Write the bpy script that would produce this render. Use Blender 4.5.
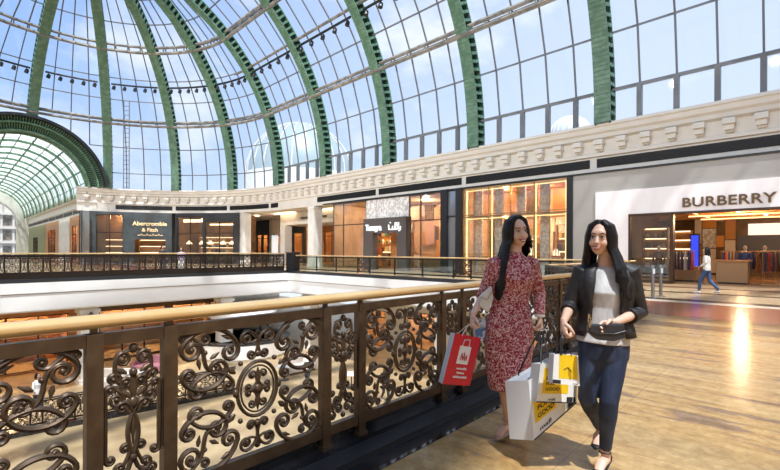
import bpy, bmesh, math, random
from mathutils import Vector, Matrix
random.seed(7)
PI = math.pi
scn = bpy.context.scene
COL = scn.collection
for o in list(bpy.data.objects): bpy.data.objects.remove(o)

# ------------------------------------------------------------------ camera, sky, sun, exposure
YAW = math.radians(42.1); EYE = 1.45; FPX = 450.0
cs, sn = math.cos(YAW), math.sin(YAW)
cam_d = bpy.data.cameras.new('camera'); cam = bpy.data.objects.new('camera', cam_d); COL.objects.link(cam)
cam_d.sensor_width = 36; cam_d.lens = FPX/780*36; cam_d.shift_y = 16.05/780; cam_d.clip_end = 900
cam.matrix_world = Matrix.Translation((0, 0, EYE)) @ Matrix.Rotation(YAW, 4, 'Z') @ Matrix.Rotation(PI/2, 4, 'X') @ Matrix.Rotation(0.0045, 4, 'Z')
scn.camera = cam
scn.view_settings.view_transform = 'Standard'
scn.view_settings.look = 'None'
scn.view_settings.gamma = 1
scn.view_settings.exposure = 0.62
scn.cycles.max_bounces = 10
scn.cycles.transparent_max_bounces = 24
scn.cycles.diffuse_bounces = 4
scn.cycles.caustics_reflective = False
scn.cycles.caustics_refractive = False
scn.cycles.sample_clamp_indirect = 6
scn.cycles.use_denoising = True

def nodes_of(m):
    nt = m.node_tree; nt.nodes.clear(); return nt
W = bpy.data.worlds.new('sky'); scn.world = W; W.use_nodes = True
nt = nodes_of(W); N = nt.nodes; L = nt.links
wo = N.new('ShaderNodeOutputWorld'); bg = N.new('ShaderNodeBackground'); tc = N.new('ShaderNodeTexCoord')
sx = N.new('ShaderNodeSeparateXYZ'); L.new(tc.outputs['Generated'], sx.inputs[0])
rmp = N.new('ShaderNodeValToRGB'); L.new(sx.outputs['Z'], rmp.inputs[0])
e = rmp.color_ramp.elements; e[0].position = 0.0; e[0].color = (.66, .78, .95, 1); e[1].position = 0.75; e[1].color = (.22, .40, .82, 1)
k = e.new(0.3); k.color = (.38, .57, .92, 1)
mp = N.new('ShaderNodeMapping'); mp.inputs['Scale'].default_value = (1.6, 1.6, 3.0); L.new(tc.outputs['Generated'], mp.inputs[0])
nz = N.new('ShaderNodeTexNoise'); nz.inputs['Scale'].default_value = 1.7; nz.inputs['Detail'].default_value = 7; nz.inputs['Roughness'].default_value = .55
L.new(mp.outputs[0], nz.inputs['Vector'])
cr = N.new('ShaderNodeValToRGB'); cr.color_ramp.elements[0].position = .47; cr.color_ramp.elements[1].position = .66
L.new(nz.outputs['Fac'], cr.inputs[0])
# thin bright haze of cloud towards the +Y side of the sky
hz = N.new('ShaderNodeMapRange'); hz.inputs[1].default_value = -.25; hz.inputs[2].default_value = .75
hz.inputs[3].default_value = 0; hz.inputs[4].default_value = .62
dt = N.new('ShaderNodeVectorMath'); dt.operation = 'DOT_PRODUCT'; dt.inputs[1].default_value = (.35, .94, 0)
L.new(tc.outputs['Generated'], dt.inputs[0]); L.new(dt.outputs['Value'], hz.inputs[0])
mx0 = N.new('ShaderNodeMath'); mx0.operation = 'MAXIMUM'; L.new(cr.outputs['Color'], mx0.inputs[0]); L.new(hz.outputs[0], mx0.inputs[1])
mx = N.new('ShaderNodeMixRGB'); mx.inputs[2].default_value = (.93, .95, .98, 1)
L.new(mx0.outputs[0], mx.inputs[0]); L.new(rmp.outputs[0], mx.inputs[1]); L.new(mx.outputs[0], bg.inputs[0])
bg.inputs[1].default_value = 0.78
L.new(bg.outputs[0], wo.inputs[0])

sund = bpy.data.lights.new('sun', 'SUN'); sund.energy = 4.0; sund.angle = math.radians(1.2); sund.color = (1, .96, .90)
sun = bpy.data.objects.new('sun', sund); COL.objects.link(sun)
sun.rotation_euler = Vector((.60, -.30, 1.5)).to_track_quat('Z', 'Y').to_euler()

# ------------------------------------------------------------------ helpers
class MB:
    def __init__(s): s.v = []; s.f = []
    def add(s, vs, fs):
        n = len(s.v); s.v += [tuple(v) for v in vs]; s.f += [tuple(i+n for i in f) for f in fs]
    def box(s, c, d, M=None):
        x, y, z = c; a, b, h = d[0]/2, d[1]/2, d[2]/2
        vs = [Vector((x+i*a, y+j*b, z+k*h)) for i in (-1, 1) for j in (-1, 1) for k in (-1, 1)]
        if M: vs = [M @ v for v in vs]
        s.add(vs, [(0, 1, 3, 2), (4, 6, 7, 5), (0, 4, 5, 1), (2, 3, 7, 6), (0, 2, 6, 4), (1, 5, 7, 3)])
    def b2(s, x0, x1, y0, y1, z0, z1, M=None):
        s.box(((x0+x1)/2, (y0+y1)/2, (z0+z1)/2), (abs(x1-x0), abs(y1-y0), abs(z1-z0)), M)
    def prism(s, pts, z0, z1):
        n = len(pts)
        s.add([(p[0], p[1], z0) for p in pts]+[(p[0], p[1], z1) for p in pts],
              [tuple(range(n-1, -1, -1)), tuple(range(n, 2*n))]+[(i, (i+1) % n, n+(i+1) % n, n+i) for i in range(n)])
    def poly(s, pts, ax, d):
        # polygon of 3D points extruded by vector d
        n = len(pts); d = Vector(d); P = [Vector(p) for p in pts]
        s.add(P+[p+d for p in P], [tuple(range(n-1, -1, -1)), tuple(range(n, 2*n))]+[(i, (i+1) % n, n+(i+1) % n, n+i) for i in range(n)])
    def loft(s, pts, rads, seg=12, side=None, cap=True, closed=False):
        P = [Vector(p) for p in pts]; n = len(P); base = len(s.v); up = None
        for i in range(n):
            if closed: t = P[(i+1) % n]-P[i-1]
            else: t = (P[min(i+1, n-1)]-P[max(i-1, 0)])
            if t.length < 1e-9: t = Vector((0, 0, 1))
            t.normalize()
            if side is not None:
                sd = Vector(side[i] if isinstance(side, list) else side); a = sd-t*sd.dot(t)
                if a.length < 1e-6: a = t.orthogonal()
                a.normalize()
            else:
                a = t.orthogonal() if up is None else (up-t*up.dot(t))
                a.normalize(); up = a
            b = t.cross(a); r = rads[i] if isinstance(rads, list) else rads
            ra, rb = r if isinstance(r, tuple) else (r, r)
            for k in range(seg):
                q = 2*PI*k/seg; s.v.append(tuple(P[i]+a*(ra*math.cos(q))+b*(rb*math.sin(q))))
        m = n if closed else n-1
        for i in range(m):
            for k in range(seg):
                i2 = (i+1) % n
                s.f.append((base+i*seg+k, base+i*seg+(k+1) % seg, base+i2*seg+(k+1) % seg, base+i2*seg+k))
        if cap and not closed:
            s.f.append(tuple(base+k for k in range(seg-1, -1, -1))); s.f.append(tuple(base+(n-1)*seg+k for k in range(seg)))
    def ell(s, c, r, seg=14, M=None, rows=9):
        c = Vector(c); base = len(s.v)
        def tr(v):
            v = Vector(v)
            return tuple(c+(M @ v if M else v))
        s.v.append(tr((0, 0, r[2])))
        for i in range(1, rows):
            p = PI*i/rows
            for k in range(seg):
                q = 2*PI*k/seg; s.v.append(tr((r[0]*math.sin(p)*math.cos(q), r[1]*math.sin(p)*math.sin(q), r[2]*math.cos(p))))
        s.v.append(tr((0, 0, -r[2]))); last = len(s.v)-1
        for k in range(seg):
            s.f.append((base, base+1+k, base+1+(k+1) % seg))
            s.f.append((last, last-seg+(k+1) % seg, last-seg+k))
        for i in range(rows-2):
            for k in range(seg):
                a = base+1+i*seg; s.f.append((a+k, a+seg+k, a+seg+(k+1) % seg, a+(k+1) % seg))
    def lathe(s, prof, c=(0, 0), seg=20):
        base = len(s.v); n = len(prof)
        for r, z in prof:
            for k in range(seg): s.v.append((c[0]+r*math.cos(2*PI*k/seg), c[1]+r*math.sin(2*PI*k/seg), z))
        for i in range(n-1):
            for k in range(seg): s.f.append((base+i*seg+k, base+i*seg+(k+1) % seg, base+(i+1)*seg+(k+1) % seg, base+(i+1)*seg+k))
        s.f.append(tuple(base+k for k in range(seg-1, -1, -1))); s.f.append(tuple(base+(n-1)*seg+k for k in range(seg)))
    def xf(s, M):
        s.v = [tuple(M @ Vector(v)) for v in s.v]; return s
    def mesh(s, name, mat, smooth=False):
        me = bpy.data.meshes.new(name); me.from_pydata(s.v, [], s.f)
        bm = bmesh.new(); bm.from_mesh(me); bmesh.ops.recalc_face_normals(bm, faces=bm.faces); bm.to_mesh(me); bm.free()
        if mat: me.materials.append(mat)
        if smooth:
            me.polygons.foreach_set('use_smooth', [True]*len(me.polygons))
            try: me.set_sharp_from_angle(angle=math.radians(smooth if smooth is not True else 50))
            except Exception: pass
        me.update(); return me

def obj(name, mb, mat, parent=None, smooth=False, label=None, bevel=0):
    me = mb.mesh(name, mat, smooth) if isinstance(mb, MB) else mb
    o = bpy.data.objects.new(name, me); COL.objects.link(o)
    if parent: o.parent = parent
    if label: o['label'] = label
    if bevel:
        m = o.modifiers.new('b', 'BEVEL'); m.width = bevel; m.segments = 2; m.limit_method = 'ANGLE'
    return o
def tag(o, label, cat, group=None, kind=None):
    o['label'] = label; o['category'] = cat
    if group: o['group'] = group
    if kind: o['kind'] = kind
    return o
def thing(name, label, cat, loc=(0, 0, 0), rz=0, group=None):
    o = bpy.data.objects.new(name, None); COL.objects.link(o); o.empty_display_size = .1
    o.location = loc; o.rotation_euler = (0, 0, rz)
    return tag(o, label, cat, group)
def struct(name, mb, mat, parent=None, smooth=False, label=None):
    o = obj(name, mb, mat, parent, smooth, label)
    if not parent: o['kind'] = 'structure'
    return o
def sroot(name, label=None):
    o = bpy.data.objects.new(name, None); COL.objects.link(o); o['kind'] = 'structure'
    if label: o['label'] = label
    return o
def dup(root, loc=None, rz=None, label=None, group=None, scale=None):
    r = root.copy(); COL.objects.link(r)
    if loc is not None: r.location = loc
    if rz is not None: r.rotation_euler = (0, 0, rz)
    if scale is not None: r.scale = scale
    if label: r['label'] = label
    if group: r['group'] = group
    for ch in list(root.children):
        c = ch.copy(); COL.objects.link(c); c.parent = r
        for g in list(ch.children):
            d = g.copy(); COL.objects.link(d); d.parent = c
    return r

MATS = {}
def mat(name, col, rough=.5, metal=0, emit=None, es=1, noise=None, bump=0, spec=.5, coat=0):
    """noise=(colour2, scale, lo, hi[, stretch vector])"""
    if name in MATS: return MATS[name]
    m = bpy.data.materials.new(name); m.use_nodes = True; nt = nodes_of(m); N = nt.nodes; L = nt.links
    out = N.new('ShaderNodeOutputMaterial'); p = N.new('ShaderNodeBsdfPrincipled'); L.new(p.outputs[0], out.inputs[0])
    p.inputs['Base Color'].default_value = (*col, 1); p.inputs['Roughness'].default_value = rough; p.inputs['Metallic'].default_value = metal
    p.inputs['Specular IOR Level'].default_value = spec
    if coat: p.inputs['Coat Weight'].default_value = coat; p.inputs['Coat Roughness'].default_value = .04
    if emit: p.inputs['Emission Color'].default_value = (*emit, 1); p.inputs['Emission Strength'].default_value = es
    if noise or bump:
        tc = N.new('ShaderNodeTexCoord'); mp = N.new('ShaderNodeMapping'); L.new(tc.outputs['Object'], mp.inputs[0])
        nz = N.new('ShaderNodeTexNoise'); nz.inputs['Detail'].default_value = 6; L.new(mp.outputs[0], nz.inputs['Vector'])
        if noise:
            nz.inputs['Scale'].default_value = noise[1]
            if len(noise) > 4: mp.inputs['Scale'].default_value = noise[4]
            r = N.new('ShaderNodeValToRGB'); r.color_ramp.elements[0].position = noise[2]; r.color_ramp.elements[1].position = noise[3]
            r.color_ramp.elements[0].color = (*col, 1); r.color_ramp.elements[1].color = (*noise[0], 1)
            L.new(nz.outputs['Fac'], r.inputs[0]); L.new(r.outputs[0], p.inputs['Base Color'])
        if bump:
            b = N.new('ShaderNodeBump'); b.inputs['Strength'].default_value = bump; b.inputs['Distance'].default_value = .02
            L.new(nz.outputs['Fac'], b.inputs['Height']); L.new(b.outputs[0], p.inputs['Normal'])
    MATS[name] = m; return m
def emis(name, col, s):
    return mat(name, (.02, .02, .02), emit=col, es=s)
def glass(name, tint, gl=.08, rough=.02):
    if name in MATS: return MATS[name]
    m = bpy.data.materials.new(name); m.use_nodes = True; nt = nodes_of(m); N = nt.nodes; L = nt.links
    out = N.new('ShaderNodeOutputMaterial'); mix = N.new('ShaderNodeMixShader'); t = N.new('ShaderNodeBsdfTransparent'); g = N.new('ShaderNodeBsdfGlossy')
    t.inputs[0].default_value = (*tint, 1); g.inputs['Roughness'].default_value = rough; mix.inputs[0].default_value = gl
    L.new(t.outputs[0], mix.inputs[1]); L.new(g.outputs[0], mix.inputs[2]); L.new(mix.outputs[0], out.inputs[0])
    MATS[name] = m; return m

M_white = mat('white_plaster', (.84, .82, .77), .6, noise=((.72, .69, .63), .8, .4, .7))
M_fascia = mat('white_fascia', (.90, .90, .89), .35, noise=((.86, .86, .85), .5, .4, .7))
M_cream = mat('cream_cornice', (.80, .765, .69), .6, noise=((.86, .825, .76), 1.2, .4, .7))
M_black = mat('black_metal', (.012, .012, .014), .4)
M_dark = mat('dark_cladding', (.03, .032, .036), .35)
M_bronze = mat('bronze_iron', (.085, .052, .030), .38, metal=.55, noise=((.13, .085, .05), 9, .4, .7))
M_green = mat('green_steel', (.085, .185, .115), .5, noise=((.14, .26, .17), 3, .4, .7))
M_greend = mat('dark_green_steel', (.015, .05, .03), .6)
M_grey = mat('grey_mullion', (.16, .17, .18), .5)
M_purlin = mat('grey_purlin', (.20, .19, .17), .5, noise=((.34, .31, .27), 1.5, .45, .6))
M_gold = mat('polished_handrail', (.80, .52, .22), .22, metal=.35, noise=((.88, .64, .33), 3, .4, .7, (1, 1, 1)), coat=.4)
M_dome = glass('dome_glass', (.84, .90, .97), .04)
M_gallery = mat('frosted_green_glass', (.6, .75, .66), .4)
M_shopglass = glass('shop_glass', (.86, .88, .88), .10)
M_railglass = glass('rail_glass', (.80, .88, .86), .10)
M_warm = mat('warm_wood', (.40, .17, .06), .4, noise=((.62, .30, .11), 2.5, .35, .65, (1, 1, 6)))
M_warmlight = mat('gold_panel', (.72, .46, .20), .35, noise=((.85, .62, .33), 4, .4, .6))
M_tan = mat('tan_marble_lower', (.36, .25, .13), .3, noise=((.52, .39, .22), 1.1, .35, .7))
E_warm = emis('warm_lamp', (1, .62, .28), 5)
E_soft = emis('soft_warm_lamp', (1, .72, .42), 3.2)
E_white = emis('white_lamp', (1, .93, .8), 6)

def uplift(L_, e_): pass
# ------------------------------------------------------------------ floor materials
def floor_mat():
    m = bpy.data.materials.new('marble_floor'); m.use_nodes = True; nt = nodes_of(m); N = nt.nodes; L = nt.links
    out = N.new('ShaderNodeOutputMaterial'); p = N.new('ShaderNodeBsdfPrincipled'); L.new(p.outputs[0], out.inputs[0])
    tc = N.new('ShaderNodeTexCoord'); mp = N.new('ShaderNodeMapping'); mp.inputs['Rotation'].default_value = (0, 0, math.radians(4)); mp.inputs['Scale'].default_value = (.30, 1.7, 1)
    L.new(tc.outputs['Object'], mp.inputs[0])
    n1 = N.new('ShaderNodeTexNoise'); n1.inputs['Scale'].default_value = .9; n1.inputs['Detail'].default_value = 9; n1.inputs['Roughness'].default_value = .62; n1.inputs['Distortion'].default_value = 2.2
    L.new(mp.outputs[0], n1.inputs['Vector'])
    r1 = N.new('ShaderNodeValToRGB'); e = r1.color_ramp.elements
    e[0].position = .30; e[0].color = (.19, .10, .035, 1); e[1].position = .74; e[1].color = (.62, .435, .215, 1)
    a = e.new(.40); a.color = (.28, .185, .12, 1); a = e.new(.44); a.color = (.46, .28, .105, 1); a = e.new(.53); a.color = (.50, .33, .14, 1)
    L.new(n1.outputs['Fac'], r1.inputs[0])
    n2 = N.new('ShaderNodeTexNoise'); n2.inputs['Scale'].default_value = 9; n2.inputs['Detail'].default_value = 8; n2.inputs['Roughness'].default_value = .75
    L.new(tc.outputs['Object'], n2.inputs['Vector'])
    r2 = N.new('ShaderNodeValToRGB'); r2.color_ramp.elements[0].position = .33; r2.color_ramp.elements[0].color = (.55, .46, .38, 1); r2.color_ramp.elements[1].position = .62; r2.color_ramp.elements[1].color = (1.12, 1.1, 1.05, 1)
    L.new(n2.outputs['Fac'], r2.inputs[0])
    mul = N.new('ShaderNodeMixRGB'); mul.blend_type = 'MULTIPLY'; mul.inputs[0].default_value = .8; L.new(r1.outputs[0], mul.inputs[1]); L.new(r2.outputs[0], mul.inputs[2])
    # inlaid bands of other stone across the walkway
    sp = N.new('ShaderNodeSeparateXYZ'); L.new(tc.outputs['Object'], sp.inputs[0])
    dv = N.new('ShaderNodeMath'); dv.operation = 'DIVIDE'; dv.inputs[1].default_value = 25.; L.new(sp.outputs['Y'], dv.inputs[0])
    band = N.new('ShaderNodeValToRGB'); band.color_ramp.interpolation = 'CONSTANT'; be = band.color_ramp.elements
    be[0].position = 0; be[0].color = (0, 0, 0, 0); be[1].position = 10.1/25; be[1].color = (.20, .12, .06, 1)
    for y, c in ((10.75, (0, 0, 0, 0)), (11.9, (.30, .095, .055, 1)), (15.2, (.75, .66, .52, 1)), (15.8, (.05, .035, .03, 1)), (16.5, (.60, .46, .28, 1)), (18.9, (.10, .05, .03, 1)), (19.4, (.66, .5, .3, 1)), (21.5, (.33, .14, .08, 1)), (22.1, (.55, .4, .24, 1))):
        b = be.new(y/25); b.color = c
    L.new(dv.outputs[0], band.inputs[0])
    mb_ = N.new('ShaderNodeMixRGB'); L.new(band.outputs['Alpha'], mb_.inputs[0]); L.new(mul.outputs[0], mb_.inputs[1])
    bm_ = N.new('ShaderNodeMixRGB'); bm_.blend_type = 'MULTIPLY'; bm_.inputs[0].default_value = .6; L.new(band.outputs[0], bm_.inputs[1]); L.new(r2.outputs[0], bm_.inputs[2]); L.new(bm_.outputs[0], mb_.inputs[2])
    # fine tile joints
    br = N.new('ShaderNodeTexBrick'); br.offset = 0; br.inputs['Scale'].default_value = 1; br.inputs['Mortar Size'].default_value = .003; br.inputs['Brick Width'].default_value = 1.2; br.inputs['Row Height'].default_value = 1.2
    br.inputs['Color1'].default_value = (1, 1, 1, 1); br.inputs['Color2'].default_value = (.93, .92, .9, 1); br.inputs['Mortar'].default_value = (.6, .5, .4, 1)
    L.new(tc.outputs['Object'], br.inputs['Vector'])
    m3 = N.new('ShaderNodeMixRGB'); m3.blend_type = 'MULTIPLY'; m3.inputs[0].default_value = 1; L.new(mb_.outputs[0], m3.inputs[1]); L.new(br.outputs[0], m3.inputs[2])
    L.new(m3.outputs[0], p.inputs['Base Color']); p.inputs['Roughness'].default_value = .22; p.inputs['Specular IOR Level'].default_value = .28
    return m
M_floor = floor_mat()
M_granite = mat('black_granite', (.012, .012, .014), .10, noise=((.05, .05, .055), 3, .5, .8), coat=.3)

def hit(px, py, Z):
    d = FPX*(EYE-Z)/(py-249.3-.0045*px); r = (px-390)/FPX*d
    return Vector((r*cs-d*sn, r*sn+d*cs, Z))

# ------------------------------------------------------------------ slabs
OUT = [(22, -9), (22, 36), (-116, 40), (-116, -9)]
INN = [(-26.8, -9), (-26.8, 18.8), (-4.6, 18.8), (-4.6, 10.6), (-2.55, 7.7), (-2.55, -9)]
b = MB(); b.prism(OUT+INN, -.25, 0); struct('floor', b, M_floor, label='polished tan marble floor with darker stone bands')
def inset(pts, o):   # the opening's outline moved by o towards the void
    return [(pts[0][0]+o, -9), (pts[1][0]+o, 18.8-o), (pts[2][0]-o, 18.8-o), (pts[3][0]-o, 10.6), (pts[4][0]-o, 7.7), (pts[5][0]-o, -9)]
b = MB()
b.prism(OUT+inset(INN, -.12), -1.53, -.25)
struct('trim_1', b, M_fascia, label='white fascia under the edge of the upper floor')
b = MB()
def ring(b, o0, o1, z0, z1):
    A = inset(INN, o0); B = inset(INN, o1)
    for i in range(5):
        b.prism([A[i], A[i+1], B[i+1], B[i]], z0, z1)
ring(b, -.12, .06, -.62, -.13); ring(b, -.12, .0, -1.45, -.66)
struct('trim_2', b, M_fascia, label='white stepped moulding along the edge of the opening')
b = MB()
ring(b, -.35, .02, -.12, .05); struct('trim_3', b, M_dark, label='dark kerb around the opening')
b = MB()
b.prism([(-2.55, -9), (-2.04, -9), (-2.04, 7.5), (-4.1, 10.4), (-4.1, 18.3), (-4.6, 18.8), (-4.6, 10.6), (-2.55, 7.7)], .0, .004)
struct('trim_4', b, M_granite, label='black granite strip in the floor beside the balustrade')
b = MB(); b.prism([(-2.56, -9), (-2.36, -9), (-2.36, 7.6), (-4.41, 10.5), (-4.41, 18.6), (-4.61, 18.8), (-4.61, 10.6), (-2.56, 7.7)], .0, .085)
b.b2(-2.56, -2.43, -9, 7.6, .085, .15)
struct('trim_5', b, M_granite, label='stepped black granite kerb under the balustrade')
# lower storey
b = MB(); b.prism([(22, -12), (22, 40), (-60, 40), (-60, -12)], -5.8, -5.5); struct('floor_lower', b, M_tan, label='tan marble floor of the storey below')

# ------------------------------------------------------------------ plan of the hall: straight barrel + half dome
CX, CY, RA, SL = -39.0, 9.25, 16.44, .05
RP, ZC = 16.6, 8.43
def plan(t):
    if t < 0:
        a = PI/2-t/RA; n = Vector((-math.cos(a), -math.sin(a), 0)); return Vector((CX, CY, 0))-n*RA, n
    return Vector((CX+t, CY+RA-SL*t, 0)), Vector((-SL, -1, 0)).normalized()
def dome(t, ph, dr=0):
    P, n = plan(t); r = RP+dr
    return P+n*(RP-r*math.cos(ph))+Vector((0, 0, ZC+r*math.sin(ph)))
def phz(z): return math.asin((z-ZC)/RP)
T_RIB = [-32.6, -26.08, -19.59, -12.96, -6.41, .57, 8.27, 16.15, 23.9, 31.7, 39.5, 47.3]
TA, TE = -51.6, 52.0
TC = -22.3             # where the hall's wall turns into the gallery
AY, AX, AZ = 8.4, -54.9, 7.35     # gallery arch: centre line Y, plane X, spring height
GD = Vector((-1, .06, 0)).normalized()
def in_arch(p, R=6.75): return p.x < -48 and (p.y-AY)**2+max(0, p.z-AZ)**2 < R*R

# cornice swept along the plan
PROF = [(-2.2, 8.0), (.0, 8.0), (.02, 7.86), (-.06, 7.8), (-.1, 7.6), (-.22, 7.5), (-.26, 7.32), (-.5, 7.24), (-.5, 6.62), (-.42, 6.56), (-.42, 6.42), (-.55, 6.38), (-.55, 5.55), (-2.2, 5.55)]
def sweep(b, ts, prof):
    base = len(b.v); n = len(prof)
    for t in ts:
        P, nn = plan(t)
        for o, z in prof: b.v.append(tuple(P+nn*o+Vector((0, 0, z))))
    for i in range(len(ts)-1):
        for k in range(n):
            b.f.append((base+i*n+k, base+i*n+(k+1) % n, base+(i+1)*n+(k+1) % n, base+(i+1)*n+k))
    b.f.append(tuple(base+k for k in range(n))); b.f.append(tuple(base+(len(ts)-1)*n+k for k in range(n-1, -1, -1)))
tsr = [TC+i*.8 for i in range(int(-TC/.8)+1)]+[0, 10, 20, 30, 40, TE]
cor = sroot('trim_6', 'cream cornice with small brackets under the glass roof')
b = MB(); sweep(b, tsr, PROF); obj('cornice', b, M_cream, cor)
# cornice of the gallery side
GP0 = Vector((-54.9, 14.0, 0)); GL = 60.0; GN = Vector((.06, -1, 0)).normalized()*1   # towards the gallery's middle
GN = Vector((-.06, -1, 0)).normalized()
b = MB()
n = len(PROF)
for s in (0, GL):
    P = GP0+GD*s
    for o, z in PROF: b.v.append(tuple(P+GN*o+Vector((0, 0, z))))
for k in range(n): b.f.append((k, (k+1) % n, n+(k+1) % n, n+k))
b.f.append(tuple(range(n))); b.f.append(tuple(range(2*n-1, n-1, -1)))
obj('cornice', b, M_cream, cor)
bmb = MB(); bmb.b2(-.22, .22, -.42, .0, 6.98, 7.22); bmb.b2(-.17, .17, -.3, .0, 6.74, 6.98); bmb.b2(-.14, .14, -.16, 0, 6.66, 6.74)
bme = bmb.mesh('bracket', M_cream)
t = TC+.8; kk = 0
while t < 44:
    P, nn = plan(t)
    o = bpy.data.objects.new('bracket', bme); COL.objects.link(o); o.parent = cor
    o.location = P+nn*(-.5); o.rotation_euler = (0, 0, math.atan2(nn.y, nn.x)+PI/2)
    t += 1.08; kk += 1
# vents (black louvred slots)
M_vent = mat('black_louvre', (.008, .008, .009), .5)
def vent_bar(t0, t1):
    b = MB(); ns = 1 if t0 >= 0 else 6
    ts = [t0+(t1-t0)*i/ns for i in range(ns+1)]
    sweep(b, ts, [(-.54, 5.84), (-.52, 5.84), (-.52, 6.30), (-.54, 6.30)])
    for z in (5.9, 5.98, 6.06, 6.14, 6.22): sweep(b, ts, [(-.52, z), (-.5, z-.02), (-.5, z), (-.52, z+.02)])
    obj('vent_slot', b, M_vent, cor, label='black louvred slot')
def t_of_px(px):
    best = None
    for i in range(900):
        t = -22+i*.08; P, n_ = plan(t); q = P-n_*.5; d = -q.x*sn+q.y*cs; x = 390+FPX*(q.x*cs+q.y*sn)/d
        if d > 1 and (best is None or abs(x-px) < best[0]): best = (abs(x-px), t)
    return best[1]
vs = [t_of_px(x) for x in (113, 173.5, 228, 269.5, 315.5, 377, 463.5, 592)]+[39.6, 48.2]
for a_, c_ in zip(vs[:-1], vs[1:]):
    if a_ < 0 < c_: vent_bar(a_+.18, -.01)
    else: vent_bar(a_+.18, c_-.18)
for i in range(9):
    b = MB(); P = GP0+GD*(.8+i*6.4); Q = P+GD*5.9
    b.poly([P+GN*-.545+Vector((0, 0, 5.84)), Q+GN*-.545+Vector((0, 0, 5.84)), Q+GN*-.545+Vector((0, 0, 6.3)), P+GN*-.545+Vector((0, 0, 6.3))], None, GN*.03)
    obj('vent_slot', b, M_vent, cor, label='black louvred slot')

# ------------------------------------------------------------------ glass roof
roof = sroot('ceiling', 'glass roof of barrel vault and half dome')
ROWZ = [8.0, 9.7, 12.3, 14.8, 16.7, 18.48, 20.82]
PH = [phz(z) for z in ROWZ]+[math.radians(a) for a in (56, 64, 73, 82, 90)]
PHB = PH+[PI-p for p in PH[-2::-1]]
# meridians
def meridians():
    out = []
    ribs = [TA+1.2]+[-45.5, -39.0]+T_RIB
    for a_, c_ in zip(ribs[:-1], ribs[1:]):
        k = 4 if c_ < 0 else 5
        out += [(a_+(c_-a_)*i/k, i == 0) for i in range(k)]
    return out+[(ribs[-1], True), (TE, False)]
MER = meridians()
gl = MB()
def cell(t0, t1, p0, p1):
    q = [dome(t0, p0, .62), dome(t1, p0, .62), dome(t1, p1, .62), dome(t0, p1, .62)]
    if t0 < 0:
        # near the gallery arch split finely so the glass follows the arch
        if any(in_arch(x, 9.2) for x in q):
            k = 4
            for i in range(k):
                for j in range(k):
                    ta, tb = t0+(t1-t0)*i/k, t0+(t1-t0)*(i+1)/k; pa, pb = p0+(p1-p0)*j/k, p0+(p1-p0)*(j+1)/k
                    r = [dome(ta, pa, .62), dome(tb, pa, .62), dome(tb, pb, .62), dome(ta, pb, .62)]
                    if in_arch(sum(r, Vector())/4, 6.65): continue
                    gl.add(r, [(0, 1, 2, 3)])
            return
    gl.add(q, [(0, 1, 2, 3)])
for (t0, _), (t1, _) in zip(MER[:-1], MER[1:]):
    rows = PH if t0 < -.5 else PHB
    for p0, p1 in zip(rows[:-1], rows[1:]): cell(t0, t1, p0, p1)
obj('glazing', gl, M_dome, roof, label='clear bluish glass panes')
bars = MB(); posts = MB()
def bar(b, A, B, w, n=None):
    if (B-A).length < .01: return
    b.loft([A, B], w, 4, cap=False)
for (t, isr) in MER:
    if isr: continue
    rows = PH if t < -.5 else PHB
    pts = [dome(t, p, .56) for p in rows]
    for A, B in zip(pts[:-1], pts[1:]):
        if in_arch((A+B)/2, 6.95): continue
        bar(bars, A, B, .06)
rowsel = [i for i in range(len(PHB))]
for i, p in enumerate(PHB):
    for (t0, _), (t1, _) in zip(MER[:-1], MER[1:]):
        if i >= len(PH)-1 and t0 < -.5: continue
        A, B = dome(t0, p, .56), dome(t1, p, .56)
        if in_arch((A+B)/2, 6.95): continue
        bar(bars, A, B, .06)
obj('glazing_bars', bars, M_grey, roof, label='thin grey glazing bars')
# thick frames of the opening windows in the bottom row
for (t, isr) in MER:
    if t < 1 or isr: continue
    b = MB(); P, nn = plan(t); a = math.atan2(nn.y, nn.x)+PI/2
    M = Matrix.Translation(P+nn*(-.45)) @ Matrix.Rotation(a, 4, 'Z')
    b.box((0, 0, 8.82), (.21, .26, 1.76), M); obj('window_post', b, M_grey, roof)
b = MB()
for o, z, w, h in ((-.42, 9.66, .2, .2), (-.4, 8.03, .2, .1)):
    for t0, t1 in ((1, TE),):
        A, _n = plan(t0); B, _ = plan(t1); b.loft([A+_n*o+Vector((0, 0, z)), B+_n*o+Vector((0, 0, z))], (w/2, h/2), 4)
obj('window_head', b, M_grey, roof)
# purlins: double grey beams
for z, lab in ((14.8, 'lower'), (20.82, 'upper')):
    for q, (p, mm) in enumerate(((phz(z), M_purlin), (PI-phz(z), M_purlin))):
        b = MB()
        ts = [x for x, _ in MER if (q == 0 or x >= 0)]
        for dr, dp, w in ((-.05, -.012, .15), (.30, .012, .13)):
            run = []
            for x in ts:
                v = dome(x, p+dp, dr)
                if in_arch(v, 7.1):
                    if len(run) > 1: b.loft(run, w, 6)
                    run = []
                else: run.append(v)
            if len(run) > 1: b.loft(run, w, 6)
        for x in ts:
            v = dome(x, p, 0)
            if not in_arch(v, 7.1): b.loft([dome(x, p-.012, -.05), dome(x, p+.012, .3)], .06, 4)
        obj('purlin', b, mm, roof, label=lab+' grey double purlin')
b = MB(); b.loft([dome(x, phz(18.48), .3) for x, _ in MER if x > -3], .12, 6); obj('purlin', b, M_purlin, roof, label='slim grey purlin')
# crown beam
b = MB(); b.loft([dome(0, PI/2, -.2), dome(TE, PI/2, -.2)], .4, 8); obj('ridge_beam', b, M_green, roof)

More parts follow.
